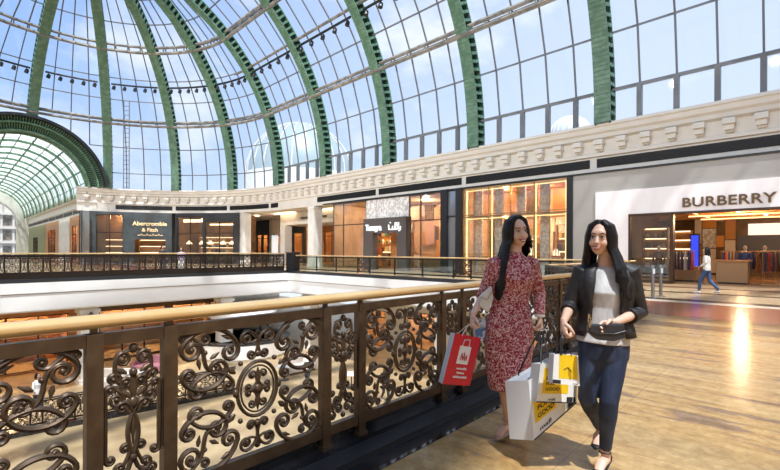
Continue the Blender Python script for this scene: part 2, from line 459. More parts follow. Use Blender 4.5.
def facemat():
    m = bpy.data.materials.new('green_rib_face'); m.use_nodes = True; nt = nodes_of(m); N = nt.nodes; L = nt.links
    out = N.new('ShaderNodeOutputMaterial'); p = N.new('ShaderNodeBsdfPrincipled'); L.new(p.outputs[0], out.inputs[0])
    tc = N.new('ShaderNodeTexCoord'); v = N.new('ShaderNodeTexNoise'); v.inputs['Scale'].default_value = 2.5; L.new(tc.outputs['Object'], v.inputs['Vector'])
    r = N.new('ShaderNodeValToRGB'); r.color_ramp.elements[0].color = (.10, .21, .13, 1); r.color_ramp.elements[1].color = (.19, .32, .22, 1); r.color_ramp.elements[0].position = .4; r.color_ramp.elements[1].position = .65
    L.new(v.outputs['Fac'], r.inputs[0]); L.new(r.outputs[0], p.inputs['Base Color']); p.inputs['Roughness'].default_value = .45
    return m
M_rib = facemat()
def rib(t, rlabel):
    root = thing('roof_rib', rlabel, 'roof rib', plan(t)[0]+Vector((0, 0, 8)), 0, 'green lattice ribs of the glass roof')
    inv = Matrix.Translation(-root.location)
    P, nn = plan(t); tg = Vector((-nn.y, nn.x, 0))
    pend = PI-phz(8.0) if t >= 0 else math.radians(86)
    p0 = phz(8.0)
    # ribs that land on the gallery arch start above it
    while t < -22 and in_arch(dome(t, p0, 0), 6.95): p0 += .01
    K = int((pend-p0)/.05); phs = [p0+(pend-p0)*i/K for i in range(K+1)]
    W2, DI, DO = .40, -.12, .60
    for nm, dr, th in (('inner_flange', DI, .07), ('outer_flange', DO, .07)):
        b = MB(); base = 0
        for p in phs:
            for sx_, dd in ((-1, 0), (1, 0), (1, th), (-1, th)): b.v.append(tuple(dome(t, p, dr+dd)+tg*(sx_*W2)))
        for i in range(K):
            for k in range(4): b.f.append((i*4+k, i*4+(k+1) % 4, (i+1)*4+(k+1) % 4, (i+1)*4+k))
        obj(nm, b.xf(inv), M_rib, root)
    # small raised battens across the inner flange
    step = .47/RP; n = int((pend-p0)/step)
    for s in (-1, 1):
        L_ = MB()
        for i in range(n+1):
            p = p0+i*step
            A = dome(t, p, DI+.07); B = dome(t, p, DO)
            u = (dome(t, p+.001)-dome(t, p-.001)).normalized()
            vs_ = []
            for o in (A, B):
                for x_ in (0, -.09):
                    for y_ in (-.085, .085): vs_.append(o+tg*(s*(W2+x_))+u*y_)
            L_.add(vs_, [(0, 1, 3, 2), (4, 6, 7, 5), (0, 4, 5, 1), (2, 3, 7, 6), (0, 2, 6, 4), (1, 5, 7, 3)])
        obj('side_battens', L_.xf(inv), M_green, root)
    F = MB()
    for i in range(0, 2*n+1):
        p = p0+i*step/2; u = (dome(t, p+.001)-dome(t, p-.001)).normalized(); rr = (dome(t, p, 1)-dome(t, p, 0)).normalized()
        A = dome(t, p, DI)
        vs_ = [A+tg*(sx_*W2*.98)+u*y_-rr*q for q in (0, .018) for sx_ in (-1, 1) for y_ in (-.02, .02)]
        F.add(vs_, [(0, 1, 3, 2), (4, 6, 7, 5), (0, 4, 5, 1), (2, 3, 7, 6), (0, 2, 6, 4), (1, 5, 7, 3)])
    obj('face_battens', F.xf(inv), M_green, root)
    Wb = MB()
    for p in phs:
        Wb.v.append(tuple(dome(t, p, DI+.05)-tg*.1)); Wb.v.append(tuple(dome(t, p, DO+.02)-tg*.1)); Wb.v.append(tuple(dome(t, p, DO+.02)+tg*.1)); Wb.v.append(tuple(dome(t, p, DI+.05)+tg*.1))
    for i in range(K):
        for k in range(4): Wb.f.append((i*4+k, i*4+(k+1) % 4, (i+1)*4+(k+1) % 4, (i+1)*4+k))
    obj('hole_shade_plate', Wb.xf(inv), M_greend, root)  # dark plate added so the holes between the battens look shaded
    return root
names = {-26.08: 'green roof rib rising from the top of the slatted gallery arch',
 -19.59: 'green roof rib landing on the cornice just right of the gallery arch', -12.96: 'green roof rib above the right end of the dark clothing shop front',
 -6.41: 'green roof rib landing above the left white pier', .57: 'green roof rib landing between the two white piers',
 8.27: 'green roof rib landing just right of the right-hand white pier', 16.15: 'green roof rib above the shop with the white script sign',
 23.9: 'green roof rib above the gold-lit corner of the tall black pillars', 31.7: 'green roof rib above the beige wall left of the bronze-lettered shop',
 39.5: 'green roof rib above the bronze-lettered shop, outside the right of the view', 47.3: 'green roof rib beyond the right edge of the view',
 -32.6: 'green roof rib above the far side of the gallery arch'}
for t in T_RIB: rib(t, names[t])

# track lights
M_lamp = mat('spot_housing', (.02, .02, .022), .4)
lens = emis('spot_lens', (1, .95, .85), 2)
def spot_head(v, aim):
    b = MB(); q = aim.normalized(); b.loft([v, v+Vector((0, 0, -.28))], .03, 6); c0 = v+Vector((0, 0, -.34))
    b.loft([c0-q*.18, c0-q*.1, c0+q*.2], [.09, .15, .17], 10); return b
tl = ['at the far left edge of the roof', 'just right of the rib over the gallery arch', 'between the gallery arch and the dark shop front', 'above the dark shop front', 'above the left white pier', 'above the corridor between the white piers', 'above the shop with the script sign', 'above the black pillars', 'over the bronze-lettered shop']
for i, (a_, c_) in enumerate(zip(T_RIB[:-1], T_RIB[1:])):
    if i > 7: break
    p = phz(18.1); m_ = dome((a_+c_)/2, p, .1)
    tr = thing('track_light', 'black track with five spotlights, '+tl[i], 'track light', m_, 0, 'tracks of spotlights across the roof')
    inv = Matrix.Translation(-m_)
    k = 8; pts = [dome(a_+.7+(c_-a_-1.4)*j/k, p, .1) for j in range(k+1)]
    b = MB(); b.loft(pts, .1, 6); obj('track', b.xf(inv), M_lamp, tr)
    for j in range(5):
        v = dome(a_+1.0+(c_-a_-2.0)*j/4, p, .1); obj('spotlight', spot_head(v, Vector((0, -.3, -1))).xf(inv), M_lamp, tr)

# unseen tracks added on the vault's near side to brighten the facade opposite
for i, t_ in enumerate((4, 12, 20, 28, 36)):
    m_ = dome(t_, PI-phz(18.1), .1)
    tr = thing('track_light', 'black track with two wash lights on the vault\'s near side, '+('first', 'second', 'third', 'fourth', 'fifth')[i]+' from dome', 'track light', m_, 0, 'added wash lights on the near side of the vault')
    inv = Matrix.Translation(-m_); b = MB(); b.loft([dome(t_-2, PI-phz(18.1), .1), dome(t_+2, PI-phz(18.1), .1)], .1, 6); obj('track', b.xf(inv), M_lamp, tr)
    for dx in (-1, 1):
        v = dome(t_+dx, PI-phz(18.1), .1); obj('spotlight', spot_head(v, Vector((-.5, 1, -.5))).xf(inv), M_lamp, tr)
    l = bpy.data.lights.new('added_wash_light', 'SPOT'); l.energy = 4600; l.spot_size = math.radians(95); l.spot_blend = .8; l.shadow_soft_size = .35; l.color = (1, .95, .87); l.specular_factor = .1
    o = bpy.data.objects.new('added_wash_light', l); COL.objects.link(o); o.location = m_+Vector((0, .5, -.6)); tgt = Vector((m_.x-11, 24.5, 4.5)); o.rotation_euler = (tgt-o.location).to_track_quat('-Z', 'Y').to_euler()

# ------------------------------------------------------------------ gallery: arch ring, vault, far arch
ar = sroot('trim_11', 'big green slatted arch where the side gallery meets the dome'); ar.location = (AX, AY, AZ)
def arcp(R, a, x=0): return Vector((x, R*math.cos(a), R*math.sin(a)))
b = MB(); K = 40
for nm, r0, r1, x0, x1, mm in (('outer_rim', 6.6, 6.85, -.5, 1.3, M_dark), ('inner_rim', 5.3, 5.48, -.3, .3, M_rib), ('middle_rim', 6.05, 6.18, .2, .7, M_rib)):
    b = MB()
    for i in range(K+1):
        a = .11+(PI-.22)*i/K
        for r, x in ((r0, x0), (r1, x0), (r1, x1), (r0, x1)): b.v.append(tuple(arcp(r, a, x)))
    for i in range(K):
        for k in range(4): b.f.append((i*4+k, i*4+(k+1) % 4, (i+1)*4+(k+1) % 4, (i+1)*4+k))
    obj(nm, b, mm, ar)
b = MB()
for i in range(86):
    a = .11+(PI-.22)*(i+.5)/86; u = Vector((0, -math.sin(a), math.cos(a)))
    A, B = arcp(5.45, a, .0), arcp(6.65, a, .75)
    b.add([A-u*.05, A+u*.05, B+u*.05, B-u*.05, A-u*.05+Vector((-.25, 0, 0)), A+u*.05+Vector((-.25, 0, 0)), B+u*.05+Vector((-.4, 0, 0)), B-u*.05+Vector((-.4, 0, 0))],
          [(0, 1, 2, 3), (7, 6, 5, 4), (0, 4, 5, 1), (1, 5, 6, 2), (2, 6, 7, 3), (3, 7, 4, 0)])
obj('slats', b, M_green, ar)
b = MB()
for i in range(K+1):
    a = .11+(PI-.22)*i/K; b.v.append(tuple(arcp(5.45, a, -.45))); b.v.append(tuple(arcp(6.65, a, -.45)))
for i in range(K): b.f.append((2*i, 2*i+1, 2*i+3, 2*i+2))
obj('backing', b, M_greend, ar)

va = sroot('ceiling_gallery', 'green ribbed glass vault of the side gallery')
ax0 = Vector((AX-.4, AY, AZ))
def vp(s, a, R=5.4): return ax0+GD*s+GN*(-R*math.cos(a))+Vector((0, 0, R*math.sin(a)))
b = MB(); K = 14
m_v = bpy.data.materials.new('vault_glass'); m_v.use_nodes = True; nt = nodes_of(m_v)
o_ = nt.nodes.new('ShaderNodeOutputMaterial'); mxs = nt.nodes.new('ShaderNodeMixShader'); tl_ = nt.nodes.new('ShaderNodeBsdfTranslucent'); tp = nt.nodes.new('ShaderNodeBsdfTransparent')
tl_.inputs[0].default_value = (.93, .96, .90, 1); tp.inputs[0].default_value = (.85, .95, .88, 1); mxs.inputs[0].default_value = .55
nt.links.new(tl_.outputs[0], mxs.inputs[2]); nt.links.new(tp.outputs[0], mxs.inputs[1]); nt.links.new(mxs.outputs[0], o_.inputs[0])
for i in range(1):
    for k in range(K+1):
        for s in (0, GL+1): b.v.append(tuple(vp(s, PI*k/K, 5.5)))
    for k in range(K): b.f.append((2*k, 2*k+1, 2*k+3, 2*k+2))
obj('glazing', b, m_v, va, label='pale green translucent glass')
for i in range(15):
    s = .2+i*4.2; b = MB(); Kb = 28
    for k in range(Kb+1):
        a = PI*k/Kb
        for R, ds in ((5.2, -.12), (5.42, -.12), (5.42, .12), (5.2, .12)): b.v.append(tuple(vp(s+ds, a, R)))
    for k in range(Kb):
        for q in range(4): b.f.append((k*4+q, k*4+(q+1) % 4, (k+1)*4+(q+1) % 4, (k+1)*4+q))
    obj('vault_rib', b, M_rib, va)
b = MB()
for k in range(1, K):
    a = PI*k/K; b.loft([vp(0, a, 5.4), vp(GL, a, 5.4)], .05 if k % 2 else .09, 4)
for i in range(30):
    s = 1.3+i*2.1
    for k in range(K): b.loft([vp(s, PI*k/K, 5.42), vp(s, PI*(k+1)/K, 5.42)], .035, 4, cap=False)
obj('purlins', b, M_green, va)
# far end wall with white arch
fe = ax0+GD*(GL-2)
Mfe = Matrix.Translation(fe) @ Matrix.Rotation(math.atan2(GD.y, GD.x)+PI, 4, 'Z')    # local x points back towards the hall, y to the gallery's right wall
b = MB()
K = 24
outl = [Vector((0, 6.6, -8.1)), Vector((0, 6.6, 1.0))]+[Vector((0, 6.6*math.cos(PI*i/K), .6+6.0*math.sin(PI*i/K))) for i in range(1, K)]+[Vector((0, -6.6, 1.0)), Vector((0, -6.6, -8.1))]
inn = [Vector((0, -4.3, -8.1)), Vector((0, -4.3, -2))]+[Vector((0, -4.3*math.cos(PI*i/K), -1.0+4.3*math.sin(PI*i/K))) for i in range(1, K)]+[Vector((0, 4.3, -2)), Vector((0, 4.3, -8.1))]
b.poly(outl+inn, None, (1.2, 0, 0)); b.xf(Mfe @ Matrix.Translation((0, 0, 0)))
struct('wall_gallery_end', b, M_white, label='white end wall with a round arch')
b = MB()
for i in range(K):
    a0, a1 = PI*i/K, PI*(i+1)/K
    for r, x0_, x1_ in ((4.45, 1.2, 1.5),):
        b.add([Vector((x, rr*math.cos(a), -1+rr*math.sin(a))) for a in (a0, a1) for rr in (r, r+.5) for x in (x0_, x1_)], [(0, 1, 3, 2), (4, 6, 7, 5), (0, 4, 5, 1), (2, 3, 7, 6), (0, 2, 6, 4), (1, 5, 7, 3)])
b.xf(Mfe); struct('trim_7', b, M_white, label='white moulding round the far arch')
# bright hall beyond the far arch
M_beyond = mat('pale_far_hall', (.62, .60, .57), .6)
b = MB(); b.b2(-14, -13.5, -12, 12, -8, 7)
for z in (-8, -4.6, -1.5, 1.5): b.b2(-13.5, -12.5, -12, 12, z, z+.5)
for y in range(-11, 12, 2): b.b2(-13.5, -12.9, y-.18, y+.18, -8, 5)
b.xf(Mfe)
bb = MB()
for y in range(-11, 10, 2):
    for z in (-7.3, -3.9, -.8): bb.b2(-13.48, -13.4, y+.35, y+1.65, z, z+2.1)
bb.xf(Mfe); q = struct('window_1', bb, mat('grey_opening', (.16, .15, .15), .5, noise=((.4, .36, .3), 1.5, .4, .6)), label='dark openings of the hall beyond the far arch')
struct('wall_beyond', b, M_beyond, label='pale wall of the hall beyond the far arch')
# gallery left wall
b = MB(); P = Vector((-54.9, 2.6, 0)); Q = P+GD*GL; b.prism([(P.x, P.y), (Q.x, Q.y), (Q.x, Q.y-1), (P.x, P.y-1)], 0, 8.0)
struct('wall_gallery_left', b, M_white)
# walls behind and beside the camera so that the hall is closed
b = MB(); b.prism([(22, -8.6), (22, -8), (-60, -8+.5), (-60, -8.6)], 0, 9.0); struct('wall_near', b, M_cream, label='cream wall of the near side of the hall')
b = MB(); b.prism([(13.2, -8.6), (13.6, -8.6), (13.6, 26), (13.2, 26)], 0, 9.0); struct('wall_right', b, M_cream)
b = MB(); b.prism([(22, -12), (22.3, -12), (22.3, 40), (22, 40)], -5.5, -1.5); b.prism([(-60, -12.3), (22, -12.3), (22, -12), (-60, -12)], -5.5, -1.5)
struct('wall_lower', b, M_white)
# flat roofs / ceilings over shops and corridor
b = MB()
top = [plan(t)[0]-plan(t)[1]*.6 for t in tsr]
pts = [(p.x, p.y) for p in top]+[(14, 42), (-116, 42), (-116, GP0.y+5.2), (GP0.x-1, GP0.y+1.2)]
b.prism(pts, 5.56, 5.9)
struct('ceiling_shops', b, M_white, label='white plaster ceiling over shops and corridor')
b = MB(); b.prism([(14, 41.6), (14, 42), (-116, 42), (-116, 41.6)], 0, 5.6); struct('wall_back', b, M_white)
# ------------------------------------------------------------------ frames for shop fronts: local x along the front, y into the shop, z up
def frame_pts(A, B):
    A = Vector(A); B = Vector(B); d = (B-A); return A, math.atan2(d.y, d.x), d.length
F0 = plan(0)[0]+Vector((SL, 1, 0)).normalized()*.12; FRZ = -math.atan(SL)
def FR(x, off=0): # world point on the main shop line at world X = x (+off into the shop)
    u = (x-CX); return Vector((F0.x+u, F0.y-SL*u, 0))+Vector((SL, 1, 0)).normalized()*off
def ray_front(px, py):   # where the sight line meets the main shop line -> (x, z)
    r = (px-390)/FPX; dx, dy = r*cs-sn, r*sn+cs
    # point = d*(dx,dy); lies on y = F0.y - SL*(x-F0.x)
    d = (F0.y+SL*F0.x)/(dy+SL*dx); return d*dx, EYE-(py-249.3-.0045*px)*d/FPX
def txt(s, size, depth, mt, parent, loc, rot, name='lettering', sx_=1, spacing=1, align='LEFT', label=None):
    c = bpy.data.curves.new('t', 'FONT'); c.body = s; c.size = size; c.extrude = depth; c.space_character = spacing; c.offset = .011; c.align_x = align
    o = bpy.data.objects.new('t', c); COL.objects.link(o); bpy.context.view_layer.update()
    me = bpy.data.meshes.new_from_object(o.evaluated_get(bpy.context.evaluated_depsgraph_get()))
    bpy.data.objects.remove(o); bpy.data.curves.remove(c)
    me.materials.clear(); me.materials.append(mt)
    q = bpy.data.objects.new(name, me); COL.objects.link(q); q.parent = parent; q.location = loc; q.rotation_euler = rot; q.scale = (sx_, 1, 1)
    if label: q['label'] = label
    return q
FACE = (PI/2, 0, 0)     # text standing upright, read from -y
def arealight(name, loc, rz, sx_, sy_, power, col, parent=None):
    n = 2 if sx_ > 4 else 1     # small downlights
    for i in range(n):
        l = bpy.data.lights.new(name, 'POINT'); l.shadow_soft_size = .06; l.energy = power/n*1.6; l.color = col; l.specular_factor = .12
        o = bpy.data.objects.new(name, l); COL.objects.link(o); o.location = (loc[0]+(i-(n-1)/2)*sx_*.5, loc[1], loc[2]-.15)
        if parent: o.parent = parent

M_brass = mat('brass_trim', (.62, .42, .18), .25, metal=.8)
M_stone = mat('beige_stone', (.42, .395, .355), .45, noise=((.47, .445, .40), .5, .4, .7))
M_pearl = mat('pearl_panel', (.86, .80, .79), .3, emit=(1, .93, .92), es=.12, noise=((.98, .94, .92), .9, .35, .65, (1.6, 1, .25)), coat=.2)
M_letter = mat('bronze_letters', (.17, .10, .045), .4, metal=.3)
M_interior = mat('shop_interior', (.50, .30, .15), .5, noise=((.68, .45, .25), 1.2, .35, .65))
M_intdark = mat('shop_interior_dark', (.10, .055, .03), .5, noise=((.20, .11, .05), 1.2, .35, .65))
M_shelf = mat('shelf_wood', (.45, .26, .12), .4)
M_pat = mat('patterned_panel', (.55, .52, .48), .5, noise=((.85, .83, .8), 6, .45, .55))
M_goods = [mat('goods_'+n, c, .5) for n, c in (('cream', (.8, .74, .62)), ('brown', (.16, .07, .03)), ('red', (.5, .06, .05)), ('green', (.08, .2, .1)), ('navy', (.04, .06, .16)), ('gold', (.8, .55, .2)), ('white', (.85, .85, .82)))]

def quadgrid(mb, x0, x1, z0, z1, xs, zs, w, y=0, d=.08):
    for x in xs: mb.b2(x-w/2, x+w/2, y-d/2, y+d/2, z0, z1)
    for z in zs: mb.b2(x0, x1, y-d/2, y+d/2, z-w/2, z+w/2)

def room(root, L_, depth, h, wall=M_interior, flo=M_tan, lamp=None, lamp_w=.5, nl=3):
    b = MB(); b.b2(0, L_, depth, depth+.1, 0, h); b.b2(0, .08, .1, depth, 0, h); b.b2(L_-.08, L_, .1, depth, 0, h); obj('interior_walls', b, wall, root)
    b = MB(); b.b2(0, L_, .15, depth, h-.06, h); obj('interior_ceiling', b, M_interior if wall != M_intdark else M_intdark, root)
    if lamp:
        for i in range(nl):
            b = MB(); x = L_*(i+.5)/nl; b.b2(x-lamp_w, x+lamp_w, .5, depth-.6, h-.14, h-.08); obj('ceiling_light', b, lamp, root)

def panels(root, x0, x1, y, z0, z1, seed, n=9):
    rr = random.Random(seed); cols = [mat('panel_peach', (.72, .42, .24), .4), mat('panel_cream', (.78, .68, .55), .4), mat('panel_amber', (.55, .25, .07), .35), M_intdark, mat('panel_rose', (.60, .36, .28), .5), M_pat, mat('panel_orange', (.75, .33, .07), .4)]
    x = x0
    while x < x1-.2:
        w = min(rr.uniform(.35, 1.1), x1-x); z = z0
        while z < z1-.3:
            h = min(rr.uniform(.6, 2.2), z1-z)
            if rr.random() < .72: b = MB(); b.b2(x+.03, x+w-.03, y-.05-rr.random()*.3, y, z+.03, z+h-.03); obj('wall_panel', b, rr.choice(cols), root)
            z += h
        x += w

def shelves(root, x0, x1, y, z0, n, dz, lamp=E_soft, glow=True):
    b = MB(); b.b2(x0, x1, y-.03, y, z0-.3, z0+n*dz)
    for i in range(n+1): b.b2(x0, x1, y-.35, y, z0+i*dz-.02, z0+i*dz+.02)
    for x in (x0, x1): b.b2(x-.03, x+.03, y-.35, y, z0-.3, z0+n*dz)
    s = obj('shelf_unit', b, M_shelf, root)
    if glow:
        b = MB()
        for i in range(n): b.b2(x0+.06, x1-.06, y-.08, y-.04, z0+(i+1)*dz-.07, z0+(i+1)*dz-.03)
        obj('shelf_light', b, lamp, s)

def goods(A, rz, spots, labels, group, seed=1, kinds=('box', 'bottle', 'bag')):
    """spots in the shop's own frame; each piece of merchandise is a thing"""
    rr = random.Random(seed); ca, sa = math.cos(rz), math.sin(rz)
    for i, (x, y, z, s) in enumerate(spots):
        k = kinds[i % len(kinds)]; b = MB(); w = s*(.7+.5*rr.random()); h = s*(.8+.7*rr.random())
        if k == 'box': b.box((0, 0, h/2), (w, w*.7, h)); b.box((0, 0, h+.01), (w*1.06, w*.76, h*.12)); nm = 'gift_box'
        elif k == 'bottle': b.lathe([(w*.35, 0), (w*.38, h*.55), (w*.12, h*.75), (w*.12, h), (w*.15, h*1.05)], seg=10); nm = 'glass_bottle'
        elif k == 'vase': b.lathe([(w*.2, 0), (w*.45, h*.35), (w*.5, h*.6), (w*.18, h*.9), (w*.28, h)], seg=12); nm = 'vase'
        else: b.box((0, 0, h*.4), (w, w*.4, h*.8)); b.loft([(-w*.3, 0, h*.8), (-w*.2, 0, h*1.15), (w*.2, 0, h*1.15), (w*.3, 0, h*.8)], w*.05, 6); nm = 'handbag'
        o = obj(nm, b, rr.choice(M_goods), None); o.location = (A.x+x*ca-y*sa, A.y+x*sa+y*ca, A.z+z); o.rotation_euler = (0, 0, rz)
        tag(o, labels[k], {'gift_box': 'box', 'glass_bottle': 'bottle', 'vase': 'vase', 'handbag': 'bag'}[nm], group+' ('+k+')')

# ---------------- bronze-lettered luxury shop on the right
xs_panel = ray_front(596, 192.7)[0]; xd = ray_front(629, 214)[0]; xj = ray_front(672, 214)[0]; zd = ray_front(700, 211.5)[1]; zp = ray_front(700, 184)[1]
R1 = 12.0
A = FR(xs_panel); U = 1/math.cos(FRZ)
def LX(x): return (x-xs_panel)*U
t1 = thing('luxury_shop', 'shop front with a pearly white surround and bronze BURBERRY lettering', 'shop', A, FRZ)
Lt = LX(R1)
b = MB(); b.b2(0, LX(xd), -.12, .15, .0, zp); b.b2(LX(xd), Lt, -.12, .15, zd, zp); b.b2(LX(3.6), LX(3.75), -.1, .15, 0, zd)
obj('pearl_surround', b, M_pearl, t1)
b = MB(); b.b2(LX(xd), Lt, -.15, .1, zd-.07, zd+.03); b.b2(LX(xd), LX(xd)+.08, -.15, .1, 0, zd); b.b2(LX(xj)-.07, LX(xj)+.07, -.15, .2, .14, zd)
b.b2(LX(xd), LX(xj), -.13, .1, .0, .14); b.b2(LX(2.4), LX(2.55), -.15, .1, 0, zd)
obj('door_frame', b, mat('dark_bronze', (.09, .05, .03), .35, metal=.4), t1)
b = MB(); b.b2(LX(xd)+.08, LX(xj)-.07, -.02, .0, .14, zd-.07); obj('window_glass', b, M_shopglass, t1)
fr = ray_front(682, 207.5)
xB, zB = ray_front(682, 207.8); xY, zY = ray_front(777, 204)
tw = LX(xY)-LX(xB)
q = txt('BURBERRY', .58, .03, M_letter, t1, (LX(xB), -.16, zB+.02), FACE, spacing=1.05)
wq = q.dimensions.x if q.dimensions.x > 0 else max(v.co.x for v in q.data.vertices)
wq = max(v.co.x for v in q.data.vertices); q.scale = (tw/wq, 1, 1)
# interior
D1 = 12
b = MB(); b.b2(.4, Lt, D1, D1+.1, 0, 4.2); b.b2(.4, .5, .2, D1, 0, 4.2); b.b2(Lt-.1, Lt, .2, D1, 0, 4.2); obj('interior_walls', b, M_intdark, t1)
b = MB(); b.b2(.5, Lt, .2, D1, 3.95, 4.05)
for y in (3.2, 6.4, 9.6): b.b2(.5, Lt, y-.25, y+.25, 3.5, 3.95)
for x in (2.9, 7.5, 12): b.b2(x-.25, x+.25, .2, D1, 3.62, 3.95)
obj('coffered_ceiling', b, M_warm, t1)
b = MB(); b.b2(.5, Lt, .2, D1, -.0, .02); b.b2(LX(xj)+.1, Lt, .25, .9, .02, .06); obj('interior_floor', b, mat('shop_floor', (.35, .22, .12), .2), t1)
b = MB()
for y in (3.2, 6.4, 9.6):
    b.b2(2.8, Lt-.3, y-.33, y-.28, 3.44, 3.5)
b.b2(3.2, 3.25, .8, D1-.5, 3.55, 3.6); b.b2(8, 8.05, .8, D1-.5, 3.55, 3.6)
obj('cove_light', b, emis('amber_cove', (1, .55, .2), 2.4), t1)
b = MB(); b.b2(4.8, 7.6, D1-.1, D1, 2.55, 3.25); E_box = emis('peach_light_box', (1, .8, .62), .9); obj('light_box', b, E_box, t1); b = MB(); b.b2(10, 13, D1-.1, D1, 2.5, 3.2); obj('light_box', b, E_box, t1)
b = MB(); b.b2(4.3, 6.4, D1-.3, D1-.1, .6, 2.5); obj('grey_panel', b, mat('slate_panel', (.1, .11, .15), .5), t1)
for x0, x1 in ((6.8, 10.2), (10.6, 14.0)): shelves(t1, x0, x1, D1-.05, .75, 3, .55)
panels(t1, .6, 4.2, D1-.05, .1, 3.9, 34); panels(t1, 6.6, 14.5, D1-.1, .1, 2.4, 35)
shelves(t1, 1.0, 2.2, 4.5, .6, 4, .55); shelves(t1, .9, 2.4, 9.0, .6, 4, .55)
for x, y in ((3.6, 2.3), (6.6, 2.2), (9.6, 2.2), (5.2, 5), (8.2, 5), (11.2, 5), (6, 8), (9.4, 8.2)):
    b = MB(); b.lathe([(.07, 3.5), (.09, 3.62), (.09, 3.7)], (x, y), 10); obj('downlight', b, E_white, t1)
arealight('shop_ceiling_lamp', (7.5, 5.5, 3.4), 0, 9, 8, 230, (1, .68, .38), t1)
# screen and furniture in the shop
def place(o, root, x, y, z=0, rz=0):
    M = Matrix.Translation(root.location) @ Matrix.Rotation(root.rotation_euler.z, 4, 'Z'); p = M @ Vector((x, y, z)); o.location = p; o.rotation_euler = (0, 0, root.rotation_euler.z+rz); return o
sc_ = thing('video_screen', 'tall narrow screen glowing blue inside the bronze-lettered shop', 'screen')
b = MB(); b.box((0, 0, 1.45), (.40, .1, 1.9)); obj('frame', b, M_black, sc_)
E_blue = emis('blue_screen', (.03, .06, .8), .9)
b = MB(); b.box((0, -.056, 1.45), (.32, .012, 1.75)); obj('display', b, E_blue, sc_)
b = MB(); b.box((0, 0, .17), (.7, .3, .34)); obj('base', b, M_black, sc_)
def inx(px, off):   # local x on the luxury shop's own axis for a sight line, at a depth behind the front
    r = (px-390)/FPX; dx, dy = r*cs-sn, r*sn+cs; ca, sa = math.cos(FRZ), math.sin(FRZ)
    # point = d*(dx,dy); local y = -(p-A).x*sa+(p-A).y*ca = off
    d = (off-A.x*sa+A.y*ca)/(-dx*sa+dy*ca); return (d*dx-A.x)*ca+(d*dy-A.y)*sa
place(sc_, t1, inx(695, 4.2), 4.2, .02)
for i, (px_, off) in enumerate(((684, 1.2), (731, 6.2), (748, 5.0), (764, 6.0), (776, 2.2))):
    o = thing('display_stand', 'slim brass clothes stand inside the bronze-lettered shop, '+('first', 'second', 'third', 'fourth', 'fifth')[i]+' from the left', 'stand')
    b = MB()
    for x in (-.45, .45): b.loft([(x, 0, 0), (x, 0, 1.5)], .02, 6)
    b.loft([(-.45, 0, 1.5), (.45, 0, 1.5)], .02, 6); b.box((0, 0, .02), (1.0, .3, .04)); obj('rail', b, M_brass, o)
    for k_ in range(6):
        b = MB(); x = -.36+.14*k_; b.loft([(x, 0, 1.48), (x, 0, 1.35), (x, 0, 1.0), (x, 0, .6)], [(.03, .02), (.045, .17), (.04, .2), (.045, .22)], 8, side=(1, 0, 0)); obj('hanging_coat', b, M_goods[(i+k_) % 3 if k_ % 2 else 4], o, True)
    place(o, t1, inx(px_, off), off, .02)
def table(nm, label, root, x, y, w=1.6, d=.9, h=.85, mt=M_warm, grp=None):
    t = thing(nm, label, 'table', group=grp)
    b = MB(); b.box((0, 0, h-.04), (w, d, .08)); obj('table_top', b, mt, t, bevel=.01)
    b = MB(); b.b2(-w/2+.08, w/2-.08, -d/2+.08, d/2-.08, .08, h-.08); obj('cabinet_body', b, M_shelf, t)
    b = MB(); b.b2(-w/2+.14, w/2-.14, -d/2+.14, d/2-.14, 0, .08); obj('plinth', b, M_dark, t)
    return place(t, root, x, y, .021)
xk = LX(ray_front(732, 270)[0])
table('display_counter', 'warm wood display counter facing the open doorway of the bronze-lettered shop', t1, xk-.2, 1.7, 1.3, .9, 1.1)
table('display_table', 'low wooden display table left of the counter in the bronze-lettered shop', t1, xk-2.2, 2.3, 1.5, .9, .75)
table('display_table', 'low wooden display table right of the counter in the bronze-lettered shop', t1, xk+2.8, 2.4, 2.2, 1, .8)
sp = []
for (x0, x1) in ((6.9, 10.1), (10.7, 13.9)):
    for r_ in range(3):
        for k_ in range(5): sp.append((x0+.3+k_*.62, D1-.22, .77+r_*.55, .26))
goods(A, FRZ, sp, {'bag': 'small handbag on the lit shelves at the back of the bronze-lettered shop', 'box': 'small box on the lit shelves at the back of the bronze-lettered shop'}, 'goods on the back shelves of the luxury shop', 3, ('bag', 'box'))
goods(A, FRZ, [(1.2+.4*i, 4.3, .62+.55*r_, .24) for i in range(3) for r_ in range(4)], {'bag': 'small handbag on the shelves behind the bronze-framed window', 'vase': 'small vase on the shelves behind the bronze-framed window'}, 'goods behind the bronze-framed window', 5, ('bag', 'vase'))
def mannequin(root, x, y, label, coat, z=.02, s=1.0, rz=0):
    t = thing('mannequin', label, 'mannequin')
    b = MB(); b.lathe([(.2, 0), (.2, .02), (.02, .03), (.015, .75)], seg=14); obj('stand', b, M_brass, t)
    b = MB(); b.loft([(0, 0, .45), (0, 0, .8), (0, 0, 1.02), (0, 0, 1.3), (0, 0, 1.42), (0, 0, 1.46)], [(.24, .17), (.19, .13), (.14, .1), (.2, .12), (.19, .09), (.06, .06)], 14, side=(1, 0, 0)); obj('coat', b, coat, t, True)
    b = MB()
    for s_ in (-1, 1): b.loft([(s_*.19, 0, 1.4), (s_*.25, 0, 1.1), (s_*.23, -.05, .82)], [.055, .05, .04], 8)
    obj('sleeves', b, coat, t, True)
    b = MB(); b.loft([(0, 0, 1.42), (0, 0, 1.55)], .05, 8); b.ell((0, -.01, 1.66), (.08, .1, .12)); obj('head', b, mat('mannequin_skin', (.7, .6, .5), .4), t, True)
    return place(t, root, x, y, z, rz)
mannequin(t1, LX(-2.0), 3.4, 'mannequin in a black coat beside the tall blue screen', M_goods[4])
mannequin(t1, LX(-1.35), 4.2, 'mannequin in a brown coat left of the wooden display counter', M_goods[1])
